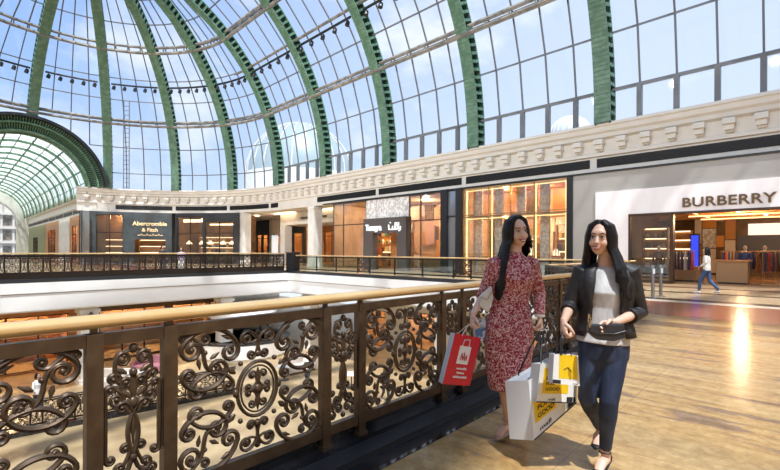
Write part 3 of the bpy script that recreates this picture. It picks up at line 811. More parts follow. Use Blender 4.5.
mannequin(t1, LX(-.2), 3.2, 'mannequin in a dark coat right of the wooden display counter', M_dark)
mannequin(t1, LX(-5.2), 1.6, 'mannequin in a brown coat behind the bronze-framed window, left one', M_goods[1])
mannequin(t1, LX(-4.7), 2.2, 'mannequin in a cream coat behind the bronze-framed window, right one', M_goods[0])

# beige wall between the shops
b = MB(); xw = ray_front(572, 250)[0]
Aw = FR(xw); 
Ms = Matrix.Translation(Aw) @ Matrix.Rotation(FRZ, 4, 'Z')
b.b2(0, LX(xs_panel)-LX(xw), -.05, .2, 0, 5.56); b.b2(LX(xs_panel)-LX(xw), LX(13.2)-LX(xw), -.05, .2, zp, 5.56); b.b2(LX(R1)-LX(xw), LX(13.2)-LX(xw), -.05, .2, 0, zp)
for i in range(12): b.b2(.9+i*1.85, .91+i*1.85, -.053, .0, zp if i > 0 else 0, 5.5)
b.xf(Ms); struct('wall_shops', b, M_stone, label='beige stone wall around the bronze-lettered shop')
b = MB(); b.b2(-22, LX(13.2)-LX(xw), -.1, .1, 5.47, 5.56); b.xf(Ms); struct('trim_8', b, M_black, label='thin black line under the cornice')

# ---------------- gold-lit boutique left of the beige wall
def gx(px, py=250): return ray_front(px, py)[0]
x0, x1 = gx(463), gx(567)
A2 = FR(x0); L2 = (x1-x0)*U
t2 = thing('gold_boutique', 'tall glass shop front glowing gold behind the woman in the red dress', 'shop', A2, FRZ)
b = MB(); ztop = 5.45
b.b2(L2, L2+.33, -.12, .3, 0, ztop); obj('black_pier', b, M_black, t2)
b = MB(); quadgrid(b, 0, L2, .1, ztop, [0.03, L2*.28, L2*.5, L2*.72], [.15, 3.75, ztop-.04], .05)
obj('window_frame', b, M_brass, t2)
b = MB(); b.b2(0, L2, .02, .035, .1, ztop); obj('window_glass', b, M_shopglass, t2)
b = MB(); b.b2(0, L2, 3.2, 3.3, 0, ztop); b.b2(0, .08, .1, 3.2, 0, ztop); b.b2(L2-.08, L2, .1, 3.2, 0, ztop); obj('interior_walls', b, mat('peach_panel', (.80, .52, .32), .4, noise=((.9, .68, .5), 2, .4, .6)), t2)
b = MB(); b.b2(0, L2, .15, 3.2, 3.6, 3.68); b.b2(0, L2, .15, 3.2, ztop-.06, ztop); obj('interior_ceiling', b, M_warm, t2)
b = MB(); b.b2(0, L2, .15, 3.2, 0, .05); obj('interior_floor', b, M_warm, t2)
# display columns of patterned metal mesh and lit niches
b = MB()
for i in range(5):
    x = L2*(.05+.225*i); b.b2(x-.28, x+.28, 1.2, 1.35, .05, 3.6); b.b2(x-.28, x+.28, 1.2, 1.35, 3.7, ztop-.05)
obj('patterned_column', b, M_pat, t2, label='pale patterned column')
b = MB()
for x in (.14, L2*.28+.1, L2*.72, L2-.16): b.b2(x-.035, x+.035, .2, .25, .1, ztop-.1)
for z in (3.55, 5.35): b.b2(.1, L2-.1, .35, .42, z-.05, z)
obj('light_strip', b, emis('gold_strip', (1, .66, .28), 1.8), t2)
panels(t2, .1, L2-.1, 3.15, .1, 3.6, 32); panels(t2, .1, L2-.1, 3.15, 3.7, 5.4, 33)
for i in range(3): shelves(t2, L2*(.12+.3*i), L2*(.3+.3*i), 3.15, .7, 3, .8)
arealight('shop_ceiling_lamp', (L2/2, 1.7, 3.5), 0, L2*.8, 2.4, 150, (1, .66, .36), t2); arealight('shop_ceiling_lamp', (L2/2, 1.7, 5.3), 0, L2*.8, 2.4, 130, (1, .66, .36), t2)
sp = [(L2*(.15+.3*i)+.3*k_, 2.98, .72+.8*r_, .3) for i in range(3) for k_ in range(4) for r_ in range(3)]
goods(A2, FRZ, sp, {'bottle': 'small bottle on the lit shelves inside the gold-lit boutique', 'vase': 'small vase on the lit shelves inside the gold-lit boutique', 'box': 'small box on the lit shelves inside the gold-lit boutique'}, 'goods in the gold-lit boutique', 9, ('vase', 'box', 'bottle'))
# two-arm candelabra display near glass
def candelabra(root, x, y, label):
    t = thing('candle_display', label, 'candle stand')
    b = MB(); b.lathe([(.3, 0), (.3, .05), (.05, .1), (.05, 1.0), (.25, 1.05), (.25, 1.1)], seg=14); obj('pedestal', b, M_goods[0], t)
    for i in range(7):
        a = i*.9; r = .17 if i else 0; b = MB(); b.lathe([(.035, 1.1), (.035, 1.35+.1*(i % 3))], (r*math.cos(a), r*math.sin(a)), 8); obj('candle', b, emis('candle_glow', (1, .8, .5), 1.6), t)
    b = MB(); b.ell((0, 0, 1.14), (.3, .3, .06)); obj('flowers', b, M_goods[2], t)
    return place(t, root, x, y, .05)
candelabra(t2, L2*.62, .9, 'cluster of pale candles on a pedestal in the gold-lit window, left one')
candelabra(t2, L2*.86, .8, 'cluster of pale candles on a pedestal in the gold-lit window, right one')

# ---------------- black piers with mirror strip
x0, x1 = gx(442), gx(463); A3 = FR(x0); L3 = (x1-x0)*U
t3 = thing('black_pillar_bay', 'tall black double pillar with a narrow grey mirror between two lit shops', 'pillar', A3, FRZ)
b = MB(); b.b2(0, L3*.3, -.2, .3, 0, 5.45); b.b2(L3*.72, L3, -.2, .3, 0, 5.45); b.b2(L3*.3, L3*.72, -.1, .3, 3.7, 3.8); obj('pillar', b, M_black, t3)
b = MB(); b.b2(L3*.3, L3*.72, -.02, .05, .1, 3.7); b.b2(L3*.3, L3*.72, -.02, .05, 3.8, 5.4); obj('mirror', b, mat('grey_mirror', (.35, .37, .40), .12, metal=.7), t3)

# ---------------- script-sign shop
x0, x1 = gx(333), gx(442); A4 = FR(x0); L4 = (x1-x0)*U
t4 = thing('homeware_shop', 'glass shop front with a dark portal and white script sign', 'shop', A4, FRZ)
def l4(px): return (gx(px)-x0)*U
p0, p1, d0_, d1_ = l4(366.5), l4(409), l4(372), l4(400)
d0_, d1_ = l4(376), l4(400)
b = MB(); zt = ray_front(387, 218)[1]; zdoor = ray_front(388, 233)[1]
b.b2(p0, d0_, -.35, .2, 0, zt); b.b2(d1_, p1, -.35, .2, 0, zt); b.b2(d0_, d1_, -.35, .2, zdoor, zt); obj('portal', b, mat('taupe_portal', (.10, .085, .08), .5), t4)
b = MB(); b.b2(p0, p1, -.05, .1, zt, 5.4); obj('patterned_panel', b, M_pat, t4)
b = MB(); quadgrid(b, 0, p0, .1, 5.45, [.04, p0*.33, p0-.04], [.15, 3.6, 5.42], .07); M_dbf = mat('dark_brown_frame', (.09, .06, .045), .4); obj('window_frame', b, M_dbf, t4); b = MB(); quadgrid(b, p1, L4, .1, 5.45, [p1+.04, (p1+L4)/2-.4, L4-.04], [.15, 3.6, 5.42], .07); obj('window_frame', b, mat('dark_brown_frame', (.09, .06, .045), .4), t4)
b = MB(); b.b2(0, p0, -.01, .01, .1, 5.4); obj('window_glass', b, M_shopglass, t4); b = MB(); b.b2(p1, L4, -.01, .01, .1, 5.4); obj('window_glass', b, M_shopglass, t4)
room(t4, L4, 5, 5.42, M_interior)
M_sign = emis('white_sign', (1, 1, 1), 1.3)
txt('Tanagra', .66, .02, M_sign, t4, (p0+.3, -.4, zt-.92), FACE, sx_=.84, label='white script letters')
b = MB(); bx_ = p0+.3+2.55; zb = zt-.9
for pts_ in ([(0, .35), (.05, 0), (.5, 0), (.55, .25)], [(.55, 0), (.85, 0), (.9, .5)], [(.9, 0), (1.15, .02), (1.2, .28), (1.05, .3)], [(1.3, .5), (1.3, 0)], [(1.35, -.12), (1.5, -.05), (1.55, .2)], [(.2, .5), (.26, .5)], [(1.05, .45), (1.1, .45)]):
    b.loft([(bx_+u*.78, -.4, zb+v) for u, v in pts_], .045, 6)
obj('script_strokes', b, M_sign, t4)
arealight('shop_ceiling_lamp', (L4/2, 2.5, 5.25), 0, L4*.8, 3.5, 480, (1, .74, .52), t4)
panels(t4, .1, L4-.1, 4.9, .1, 5.3, 31)
shelves(t4, .5, p0-.3, 4.9, .7, 4, .7); shelves(t4, p1+.3, L4-.4, 4.9, .7, 5, .7)
b = MB(); b.b2(d0_+.1, d1_-.1, 1.5, 1.6, 0, 2.9); obj('inner_door', b, M_warm, t4)
sp = [(.8+.5*k_, 4.72, .72+.7*r_, .3) for k_ in range(6) for r_ in range(4)]+[(p1+.5+.5*k_, 4.72, .72+.7*r_, .3) for k_ in range(4) for r_ in range(4)]
goods(A4, FRZ, sp, {'vase': 'small vase on the shelves inside the shop with the script sign', 'box': 'small box on the shelves inside the shop with the script sign'}, 'homeware on the shelves of the script-sign shop', 12, ('vase', 'box'))
def sculpture(root, x, y, label, s=1):
    t = thing('display_sculpture', label, 'sculpture')
    b = MB(); b.b2(-.35, .35, -.3, .3, 0, .9); obj('pedestal', b, M_white, t)
    b = MB(); b.ell((0, 0, 1.15), (.3, .3, .25)); b.ell((.05, 0, 1.6), (.26, .26, .24)); b.ell((-.02, 0, 2.05), (.3, .28, .26)); b.ell((.03, 0, 2.5), (.22, .22, .22)); obj('stacked_orbs', b, M_goods[6], t, True)
    return place(t, root, x, y)
sculpture(t4, l4(360), .9, 'stack of white orbs on a pedestal in the window left of the dark portal')
table('display_table', 'white display table in the window right of the dark portal', t4, (p1+L4)/2, 1.2, 2.6, .9, 1.0, M_goods[6])

# ---------------- white piers and the corridor behind them
def pier(px, y_off, label, w=.95):
    x = ray_front(px, 250)[0]
    P = FR(x, y_off) if px > 290 else None
    if P is None: P = plan(-5.3)[0]-plan(-5.3)[1]*.9
    t = thing('white_pier', label, 'column', P, FRZ)
    b = MB(); b.box((0, 0, 2.75), (w, w, 5.5)); obj('shaft', b, M_white, t)
    b = MB(); b.box((0, 0, .12), (w+.1, w+.1, .24)); b.box((0, 0, 5.35), (w+.12, w+.12, .1)); obj('mouldings', b, M_white, t)
pier(309, .65, 'white square pier just left of the script-sign shop, at the corridor mouth')
pier(245, .6, 'white square pier at the left end of the open corridor')
pier
def sx_shop(name, label, A, B, h, signs, wallm=M_dark, interior=M_intdark, lampE=True, glass_spans=(), door=None, top=None, depth=4, power=120, col=(1, .6, .3)):
    A, rz, Ln = frame_pts(A, B)
    t = thing(name, label, 'shop', A, rz)
    b = MB(); cuts = sorted(glass_spans+((door[0], door[1], 0, door[2]),) if door else glass_spans)
    x = 0
    for c in cuts:
        if c[0] > x: b.b2(x, c[0], -.1, .15, 0, h)
        b.b2(c[0], c[1], -.1, .15, c[3], h)
        if c[2] > 0: b.b2(c[0], c[1], -.1, .15, 0, c[2])
        x = c[1]
    if x < Ln: b.b2(x, Ln, -.1, .15, 0, h)
    obj('front_wall', b, wallm, t)
    for c in glass_spans:
        b = MB(); b.b2(c[0], c[1], -.0, .02, c[2], c[3]); obj('window_glass', b, M_shopglass, t)
        b = MB(); n = max(1, round((c[1]-c[0])/1.4))
        quadgrid(b, c[0], c[1], c[2], c[3], [c[0]+(c[1]-c[0])*i/n for i in range(n+1)], [c[2], min(3.3, c[3]-.5), c[3]-.03], .07); obj('window_frame', b, M_black, t)
    room(t, Ln, depth, h, interior, M_tan)
    arealight('shop_ceiling_lamp', (Ln/2, depth*.5, h-.3), 0, Ln*.8, depth*.6, power, col, t)
    return t, A, rz, Ln
# dark clothing shop under the left part of the cornice
def CP(t, o): P, n = plan(t); return P-n*o
A5, B5 = CP(-21.0, .25), CP(-13.4, .25)
L5 = (B5-A5).length
t5, A5, r5, _ = sx_shop('clothing_shop', 'dark grey shop front lettered Abercrombie & Fitch with a glowing doorway', A5, B5, 5.5, None, mat('slate_front', (.045, .06, .068), .35, noise=((.07, .085, .09), 1, .4, .6)), M_intdark,
    glass_spans=((.4, 2.9, .1, 5.2),), door=(4.0, 7.0, 2.6), power=260, depth=2.2)
M_brs = mat('brass_sign', (.8, .6, .35), .35, metal=.2, emit=(1, .7, .35), es=.5)
txt('Abercrombie', .62, .02, M_brs, t5, (5.5, -.14, 4.1), FACE, align='CENTER', sx_=1.0); txt('& Fitch', .55, .02, M_brs, t5, (5.5, -.14, 3.45), FACE, align='CENTER')
b = MB()
for i in range(9): b.loft([(4.3+i*.28, -.14, 3.02), (4.4+i*.28, -.14, 3.18 if i % 2 else 3.05), (4.52+i*.28, -.14, 3.02)], .035, 5)
obj('script_strokes', b, M_brs, t5)
shelves(t5, .5, 2.8, 2.1, .5, 3, .7); shelves(t5, 4.1, 6.9, 2.1, .5, 3, .7)
# its glazed corner round to the gallery
b = MB(); tcn = thing('glass_corner', 'slim grey-green glass corner at the turn into the gallery', 'window', CP(-21.6, .2), 0)
b.b2(-.35, .35, -.35, .35, 0, 5.5); obj('glass_pier', b, mat('grey_glass_panel', (.35, .38, .38), .1, metal=.4), tcn)
b = MB(); b.b2(-.4, -.33, -.4, -.33, 0, 5.52); b.b2(.33, .4, -.4, -.33, 0, 5.52); b.b2(.33, .4, .33, .4, 0, 5.52); obj('corner_frame', b, M_black, tcn)
# restaurant between that and the left pier
A6, B6 = CP(-13.0, .25), CP(-5.6, .25)
t6, A6, r6, L6 = sx_shop('dark_cafe', 'dark glazed cafe front with amber lamps, right of the clothing shop', A6, B6, 5.5, None, M_dark, M_intdark, glass_spans=((.3, 3.3, .1, 5.1), (3.6, 6.9, .1, 4.6)), power=160)
b = MB(); b.b2(.6, 3.0, .5, .62, 4.55, 4.85); b.b2(3.8, 6.8, .5, .62, 4.2, 4.35); obj('lit_bulkhead', b, E_soft, t6)
for i in range(5):
    o = thing('pendant_lamp', 'amber glass pendant hanging inside the dark cafe', 'lamp', group='amber pendants in the cafe')
    b = MB(); b.loft([(0, 0, 5.3), (0, 0, 2.5)], .015, 6); obj('cord', b, M_black, o); b = MB(); b.lathe([(.04, 2.5), (.3, 2.2), (.3, 2.15)], seg=14); obj('lamp_shade', b, E_warm, o)
    place(o, t6, .8+i*1.3, 1.3+.4*(i % 2))
shelves(t6, .6, 6.6, 3.9, .6, 4, .6)
goods(A6, r6, [(.9+.45*i, 3.75, .62+.6*r_, .3) for i in range(12) for r_ in range(4)], {'bottle': 'small bottle on the back shelves of the dark cafe', 'box': 'small box on the back shelves of the dark cafe'}, 'bottles and boxes behind the cafe', 21, ('bottle', 'bottle', 'box'))
for i, x in enumerate((4.4, 5.3, 6.2)):
    o = thing('potted_plant', 'leafy green plant in a box at the cafe window, '+('left', 'middle', 'right')[i]+' one', 'plant', group='plants at the cafe window')
    b = MB(); b.b2(-.25, .25, -.15, .15, 0, .5); obj('planter_box', b, M_black, o); b = MB()
    for k_ in range(14): a = random.random()*6.3; r_ = random.random()*.2; b.ell((r_*math.cos(a), r_*math.sin(a)*.6, .55+random.random()*.45), (.12, .09, .12), 7, rows=5)
    obj('foliage', b, mat('leaf_green', (.05, .16, .04), .6), o); place(o, t6, x, -.45)
# corridor behind the piers: back wall of shops
t = thing('white_pier', 'farther white square pier standing inside the corridor', 'column', (-41.6, 29.0, 0), FRZ); b = MB(); b.box((0, 0, 2.1), (.9, .9, 4.2)); obj('shaft', b, M_white, t)
bk = []
for i, (xa, xb, lab, nm, kind) in enumerate(((-55.6, -51.9, 'dark narrow shop front at the left end of the corridor', 'corridor_shop', 0), (-51.8, -49.2, 'narrow pale corridor shop with a glowing white poster', 'corridor_shop', 1), (-49, -43.6, 'dark corridor shop glowing amber left of the right-hand white pier', 'corridor_shop', 0), (-43.4, -36.5, 'wood-framed corridor shop glowing amber right of the right-hand white pier', 'corridor_shop', 2))):
    w_ = xb-xa; gsp = ((w_*.12, w_*.45, .2, 3.6), (w_*.52, w_*.9, .2, 3.6)) if kind != 1 else ((w_*.3, w_*.9, .2, 3.4),)
    A_, B_ = Vector((xa, 33.0-SL*(xa+40), 0)), Vector((xb, 33.0-SL*(xb+40), 0))
    t_, a_, r_, l_ = sx_shop(nm, lab, A_, B_, 5.5, None, (M_dark, M_white, M_warm)[kind], M_interior, glass_spans=gsp, power=200, depth=3)
    if kind == 1: b = MB(); b.b2(.7, 2.2, -.16, -.12, .4, 3.4); obj('light_poster', b, mat('poster_glow', (.9, .9, .9), .5, emit=(1, 1, 1), es=.5), t_)
b = MB()
for x in (-48, -41, -34, -27):
    b.b2(x-1.6, x+1.6, 28.2, 28.7, 5.44, 5.52)
struct('trim_9', b, E_soft, label='cove lamps in the corridor ceiling')
for i, x in enumerate((-42, -34)): arealight('corridor_lamp', (x, 29.5, 5.4), 0, 5, 3, 170, (1, .8, .58))
t_ = thing('corridor_bulkhead', 'white lowered bulkhead with an air grille above the corridor', 'bulkhead', (-33, 29.0, 0), FRZ)
b = MB(); b.b2(-9.5, 3.5, -.6, 3.2, 4.22, 5.5); obj('panel', b, M_white, t_); b = MB(); b.b2(-5.5, -1.0, -.63, -.6, 4.75, 4.95); obj('air_grille', b, mat('grille_grey', (.08, .08, .08), .5), t_)

# gallery shop fronts on its right wall
gm = [('olive_pier', M_warmlight), ]
rzg = math.atan2(-GD.y, -GD.x)
def GPt(s, o=.45): return GP0+GD*s-GN*o
segs = [(0.6, 4.0, 'dark', 'black shop front with pale curtains at the near end of the gallery'),
        (4.3, 8.0, 'brick', 'shop front clad in white brick along the gallery'),
        (8.3, 14.0, 'wood', 'gallery shop front with a tall golden wood door, nearer one'),
        (14.3, 22, 'white', 'plain white shop front between the two wooden gallery shops'),
        (22.3, 34, 'wood2', 'gallery shop front with golden wood doors, farther one'),
        (34.3, 55, 'olive', 'olive-green shop front at the far end of the gallery')]
M_brick = mat('white_brick', (.62, .52, .48), .7, noise=((.82, .78, .75), 5, .4, .6))
M_olive = mat('olive_front', (.26, .28, .12), .5)
for s0, s1, k_, lab in segs:
    A_, B_ = GPt(s1), GPt(s0); w = (B_-A_).length
    mw = {'dark': M_dark, 'brick': M_brick, 'wood': M_warm, 'white': M_white, 'wood2': M_warm, 'olive': M_olive}[k_]
    gs = {'dark': ((.5, w-.5, .1, 4.6),), 'brick': (), 'wood': ((w*.25, w*.8, .1, 4.4),), 'white': (), 'wood2': ((w*.2, w*.8, .1, 4.4),), 'olive': ((w*.3, w*.6, .1, 3.6),)}[k_]
    t_, a_, r_, l_ = sx_shop('gallery_shop', lab, A_, B_, 5.5, None, mw, M_interior if 'wood' in k_ else M_intdark, glass_spans=gs, depth=(.9 if k_ == 'dark' else 2.0), power=150)
    if k_ == 'dark':
        b = MB()
        for i in range(7): b.loft([(w*.3+i*.13, .2, .1), (w*.3+i*.13, .2, 4.5)], .06, 6)
        obj('curtain', b, M_goods[6], t_)
# ------------------------------------------------------------------ wrought-iron balustrades
def spiral(c, r0, turns, a0, sgn, n=18, rend=.18):
    """from the outer end (angle a0) inwards"""
    out = []
    for i in range(n+1):
        f_ = i/n; a = a0+sgn*turns*2*PI*f_; r = r0*(1-(1-rend)*f_); out.append((c[0]+r*math.cos(a), c[1]+r*math.sin(a)))
    return out
def bez(p0, p1, p2, p3, n=14):
    return [tuple((1-t)**3*a+3*(1-t)**2*t*b_+3*(1-t)*t*t*c_+t**3*d_ for a, b_, c_, d_ in zip(p0, p1, p2, p3)) for t in [i/n for i in range(n+1)]]
def scroll(b, c0, r0, a0, s0, c1, r1, a1, s1, w=.0085, k=.9, turns=1.25, seg=6):
    """S or C scroll: a spiral at each end joined by a curve leaving each spiral along its tangent; coordinates (u, v) -> x = 0 plane"""
    A = spiral(c0, r0, turns, a0, s0); B = spiral(c1, r1, turns, a1, s1)
    p0, p3 = A[0], B[0]; D = math.hypot(p3[0]-p0[0], p3[1]-p0[1])*k*.5
    ta = (math.sin(a0)*s0, -math.cos(a0)*s0); tb = (math.sin(a1)*s1, -math.cos(a1)*s1)
    mid = bez(p0, (p0[0]+ta[0]*D, p0[1]+ta[1]*D), (p3[0]+tb[0]*D, p3[1]+tb[1]*D), p3)
    P = A[::-1]+mid[1:-1]+B; n = len(P)
    rad = [w*(.75+.55*math.sin(PI*min(1, i/(n-1)))) for i in range(n)]
    b.loft([(0, u, v) for u, v in P], [(r_*1.25, r_) for r_ in rad], seg, side=(1, 0, 0))
    for c, r in ((c0, r0), (c1, r1)): b.ell((0, c[0], c[1]), (.016, max(.012, r*.26), max(.012, r*.26)), 8, rows=6)
def ringc(b, c, ra, rb, w=.009, seg=6, n=30):
    b.loft([(0, c[0]+ra*math.cos(2*PI*i/n), c[1]+rb*math.sin(2*PI*i/n)) for i in range(n)], (w*1.2, w), seg, side=(1, 0, 0), closed=True)
def leaf(b, u, v, a, l, w=.02):
    ca, sa = math.cos(a), math.sin(a); b.loft([(0, u, v), (0, u+ca*l*.4, v+sa*l*.4), (0, u+ca*l, v+sa*l)], [(.008, w*.4), (.014, w), (.004, .003)], 8, side=(1, 0, 0))
def wide_panel():
    b = MB(); R = PI/180
    cu, cv = 0, .385
    ringc(b, (cu, cv), .135, .165, .011)
    ringc(b, (cu, cv), .112, .14, .006)
    for s in (-1, 1):
        for q in (-1, 1):
            m = lambda u, v: (cu+s*u, cv+q*v)
            def am(a): # mirror an angle
                x, y = math.cos(a*R)*s, math.sin(a*R)*q; return math.atan2(y, x)
            sg = s*q
            def S(c0, r0, a0, s0, c1, r1, a1, s1, **kw): scroll(b, m(*c0), r0, am(a0), s0*sg, m(*c1), r1, am(a1), s1*sg, **kw)
            def SC(c0, r0, c1, r1, side, kind, bulge=35, w=.0105, k=.9, turns=1.35):
                th = math.degrees(math.atan2(c1[1]-c0[1], c1[0]-c0[0])); s0 = side; s1 = -side if kind == 'C' else side
                a0 = th+side*bulge+s0*90; a1 = th+180+(-side*bulge if kind == 'C' else side*bulge)+s1*90
                scroll(b, m(*c0), r0, am(a0), s0*sg, m(*c1), r1, am(a1), s1*sg, w=w, k=k, turns=turns)
            # inside the medallion
            SC((.038, .085), .026, (.062, .02), .022, -1, 'C', 50, .006)
            # above / below the medallion
            SC((.045, .215), .028, (.075, .315), .045, 1, 'C', 45, .008)
            SC((.075, .315), .02, (.0, .345), .012, 1, 'C', 60, .006)
            # main vine: from the medallion's shoulder out to the corner, and back down to the side
            SC((.185, .255), .055, (.405, .295), .062, 1, 'C', 62, .0115)
            SC((.405, .295), .04, (.27, .185), .034, -1, 'S', 20, .009, turns=.6)
            SC((.26, .165), .058, (.42, .155), .04, -1, 'C', 70, .011)
            SC((.195, .062), .034, (.375, .062), .044, 1, 'C', 55, .010)
            SC((.455, .36), .016, (.33, .345), .024, -1, 'S', 40, .008)
            leaf(b, *m(.15, .12), am(40), .07); leaf(b, *m(.30, .23), am(150), .06, .014); leaf(b, *m(.17, .33), am(20), .07, .016); leaf(b, *m(.37, .24), am(-100), .06, .014)
            for (u, v, r_) in ((.115, .17, .016), (.33, .27, .014), (.255, .155, .014)): b.ell((0, *m(u, v)), (.016, r_, r_), 8, rows=6)
    for s in (-1, 1):
        leaf(b, cu, cv+s*.03, s*PI/2, .1, .022); leaf(b, cu+s*.02, cv, 0 if s > 0 else PI, .07, .02)
        b.ell((0, cu+s*.145, cv), (.018, .02, .026), 8, rows=6)
    b.ell((0, cu, cv), (.022, .03, .03), 10, rows=7)
    for v in (.175, .60): b.ell((0, cu, v), (.022, .026, .022), 10, rows=7)
    return b
def narrow_panel():
    b = MB(); R = PI/180
    for s in (-1, 1):
        def am(a): return math.atan2(math.sin(a*R), math.cos(a*R)*s)
        def S(c0, r0, a0, s0, c1, r1, a1, s1, **kw): scroll(b, (s*c0[0], c0[1]), r0, am(a0), s0*s, (s*c1[0], c1[1]), r1, am(a1), s1*s, **kw)
        S((.05, .69), .035, 100, 1, (.088, .60), .032, 200, -1, w=.008)
        S((.032, .575), .022, 90, 1, (.075, .50), .03, -90, 1, w=.007)
        S((.05, .455), .03, 150, -1, (.055, .16), .036, 200, 1, w=.009, k=.9)
        S((.1, .55), .022, 0, 1, (.1, .215), .022, 0, -1, w=.009, k=.7)
        S((.045, .09), .034, 80, 1, (.1, .05), .028, 120, 1, w=.008)
        S((.035, .25), .022, 90, -1, (.08, .12), .026, 0, 1, w=.007)
        leaf(b, s*.015, .5, (90-50*s)*R, .09, .018); leaf(b, s*.02, .42, (90-25*s)*R, .08, .014); leaf(b, s*.03, .62, (90-60*s)*R, .07, .016)
        leaf(b, s*.03, .66, (90-40*s)*R, .08, .016)
    for v, r_ in ((.74, .022), (.47, .026), (.62, .02), (.2, .02), (.04, .018)): b.ell((0, 0, v), (.02, r_, r_*1.2), 9, rows=7)
    leaf(b, 0, .5, PI/2, .14, .026); leaf(b, 0, .42, -PI/2, .16, .014)
    ringc(b, (0, .66), .085, .075, .007)
    return b
ME_W = wide_panel().mesh('scroll_panel', M_bronze, True); ME_N = narrow_panel().mesh('scroll_panel', M_bronze, True)
M_bronzed = mat('dark_bronze_iron', (.03, .02, .014), .45, metal=.4)
def balustrade(label, P0, P1, kinds, hand=M_gold, iron=M_bronze, z0=0., first=.0, hr=.034):
    """kinds: list of ('N'|'W'|'G', width); posts stand between panels. Local y runs along the rail."""
    P0, P1 = Vector(P0), Vector(P1); d = P1-P0; Ln = d.length; rz = math.atan2(d.y, d.x)-PI/2
    t = thing('balustrade', label, 'balustrade', P0, rz)
    b = MB(); b.loft([(0, 0, 1.115), (0, Ln, 1.115)], (hr*1.15, hr), 14, side=(1, 0, 0)); obj('handrail', b, hand, t, True)
    b = MB(); b.b2(-.022, .022, 0, Ln, 1.0, 1.06); obj('top_bar', b, iron, t)
    b = MB(); b.b2(-.022, .022, 0, Ln, .165, .235); obj('bottom_bar', b, iron, t)
    if Ln > 24:
        b = MB(); b.b2(-.012, .012, 0, Ln, .86, .9); b.b2(-.012, .012, 0, Ln, .93, 1.0); obj('upper_band', b, iron, t)
        b = MB(); b.b2(-.012, .012, 0, Ln, -.14, .17); obj('kick_plate', b, iron, t)
    y = first; i = 0; pm = None
    pb = MB(); pb.b2(-.03, .03, 0, .068, .10, 1.06); pb.b2(-.012, .012, .02, .048, 1.06, 1.09); pme = pb.mesh('post', iron)
    fb = MB(); fb.b2(-.045, .045, -.01, .078, .085, .11); fme = fb.mesh('post_foot', iron)
    np_ = 0
    while y < Ln-.05:
        o = bpy.data.objects.new('post', pme); COL.objects.link(o); o.parent = t; o.location = (0, y, z0)
        if Ln < 20:
            f = bpy.data.objects.new('post_foot', fme); COL.objects.link(f); f.parent = o
        k, w = kinds[i % len(kinds)]; i += 1
        if y+.068+w > Ln+.1: break
        yc = y+.068+w/2; np_ += 1
        if k == 'G':
            g = MB(); g.b2(-.006, .006, y+.068, y+.068+w, .12, 1.0); obj('glass_panel', g, M_railglass, t)
        else:
            o = bpy.data.objects.new('scroll_panel', ME_W if k == 'W' else ME_N); COL.objects.link(o); o.parent = t; o.location = (0, yc, .235); sc = (w/.98 if k == 'W' else w/.27)
            o.scale = (1, sc, .99)
            if iron is not M_bronze:
                me = (ME_WD if k == 'W' else ME_ND); o.data = me
        y += .068+w
    return t
ME_WD = ME_W.copy(); ME_WD.materials.clear(); ME_WD.materials.append(M_bronzed); ME_ND = ME_N.copy(); ME_ND.materials.clear(); ME_ND.materials.append(M_bronzed)
WN = [('N', .27), ('W', .975)]
balustrade('wrought-iron balustrade with golden handrail running past the two women', (-2.42, -6.31, 0), (-2.42, 7.6, 0), WN, first=.0)
balustrade('wrought-iron balustrade turning diagonally behind the woman in the black blazer', (-2.44, 7.72, 0), (-4.45, 10.5, 0), WN, hand=M_bronzed, iron=M_bronzed)
balustrade('far wrought-iron balustrade leading to the luxury shop, behind the women', (-4.5, 10.6, 0), (-4.5, 18.7, 0), [('G', 1.5)]*3+[('N', .9)], hand=M_gold, iron=M_bronzed)
balustrade('long dark wrought-iron balustrade along the left side of the opening', (-26.9, -8, .14), (-26.9, 18.6, .14), [('N', .22), ('W', .5), ('N', .22), ('W', .5)], iron=M_bronzed)
balustrade('glass balustrade with a few iron panels in front of the far shops', (-4.8, 18.9, 0), (-26.0, 18.9, 0), [('W', .95), ('G', 1.9), ('G', 1.9), ('G', 1.9)]*1, iron=M_bronzed)
t = thing('corner_post_box', 'black square post box at the far corner of the opening', 'post', (-26.35, 18.95, 0))
b = MB(); b.b2(-.45, .45, -.25, .25, 0, 1.28); obj('body', b, M_black, t); b = MB(); b.b2(-.5, .5, -.3, .3, 1.28, 1.34); obj('lid', b, M_dark, t)
# steel stanchions near the luxury shop
M_steel = mat('brushed_steel', (.5, .5, .5), .25, metal=.9)
for i, (px, lab) in enumerate(((653, 'left one of two steel gate posts by the blazer woman\'s shoulder'), (661, 'right one of two steel gate posts by the blazer woman\'s shoulder'))):
    p = hit(px, 298-i*1.5, 0); t = thing('gate_post', lab, 'post', p, YAW, 'steel gate posts')
    b = MB(); b.lathe([(.14, 0), (.14, .02), (.05, .03), (.05, 1.02), (.045, 1.04)], seg=14); obj('tube', b, M_steel, t, True)
    b = MB(); b.box((0, -.05, .85), (.06, .03, .16)); obj('reader_panel', b, M_goods[6], t)
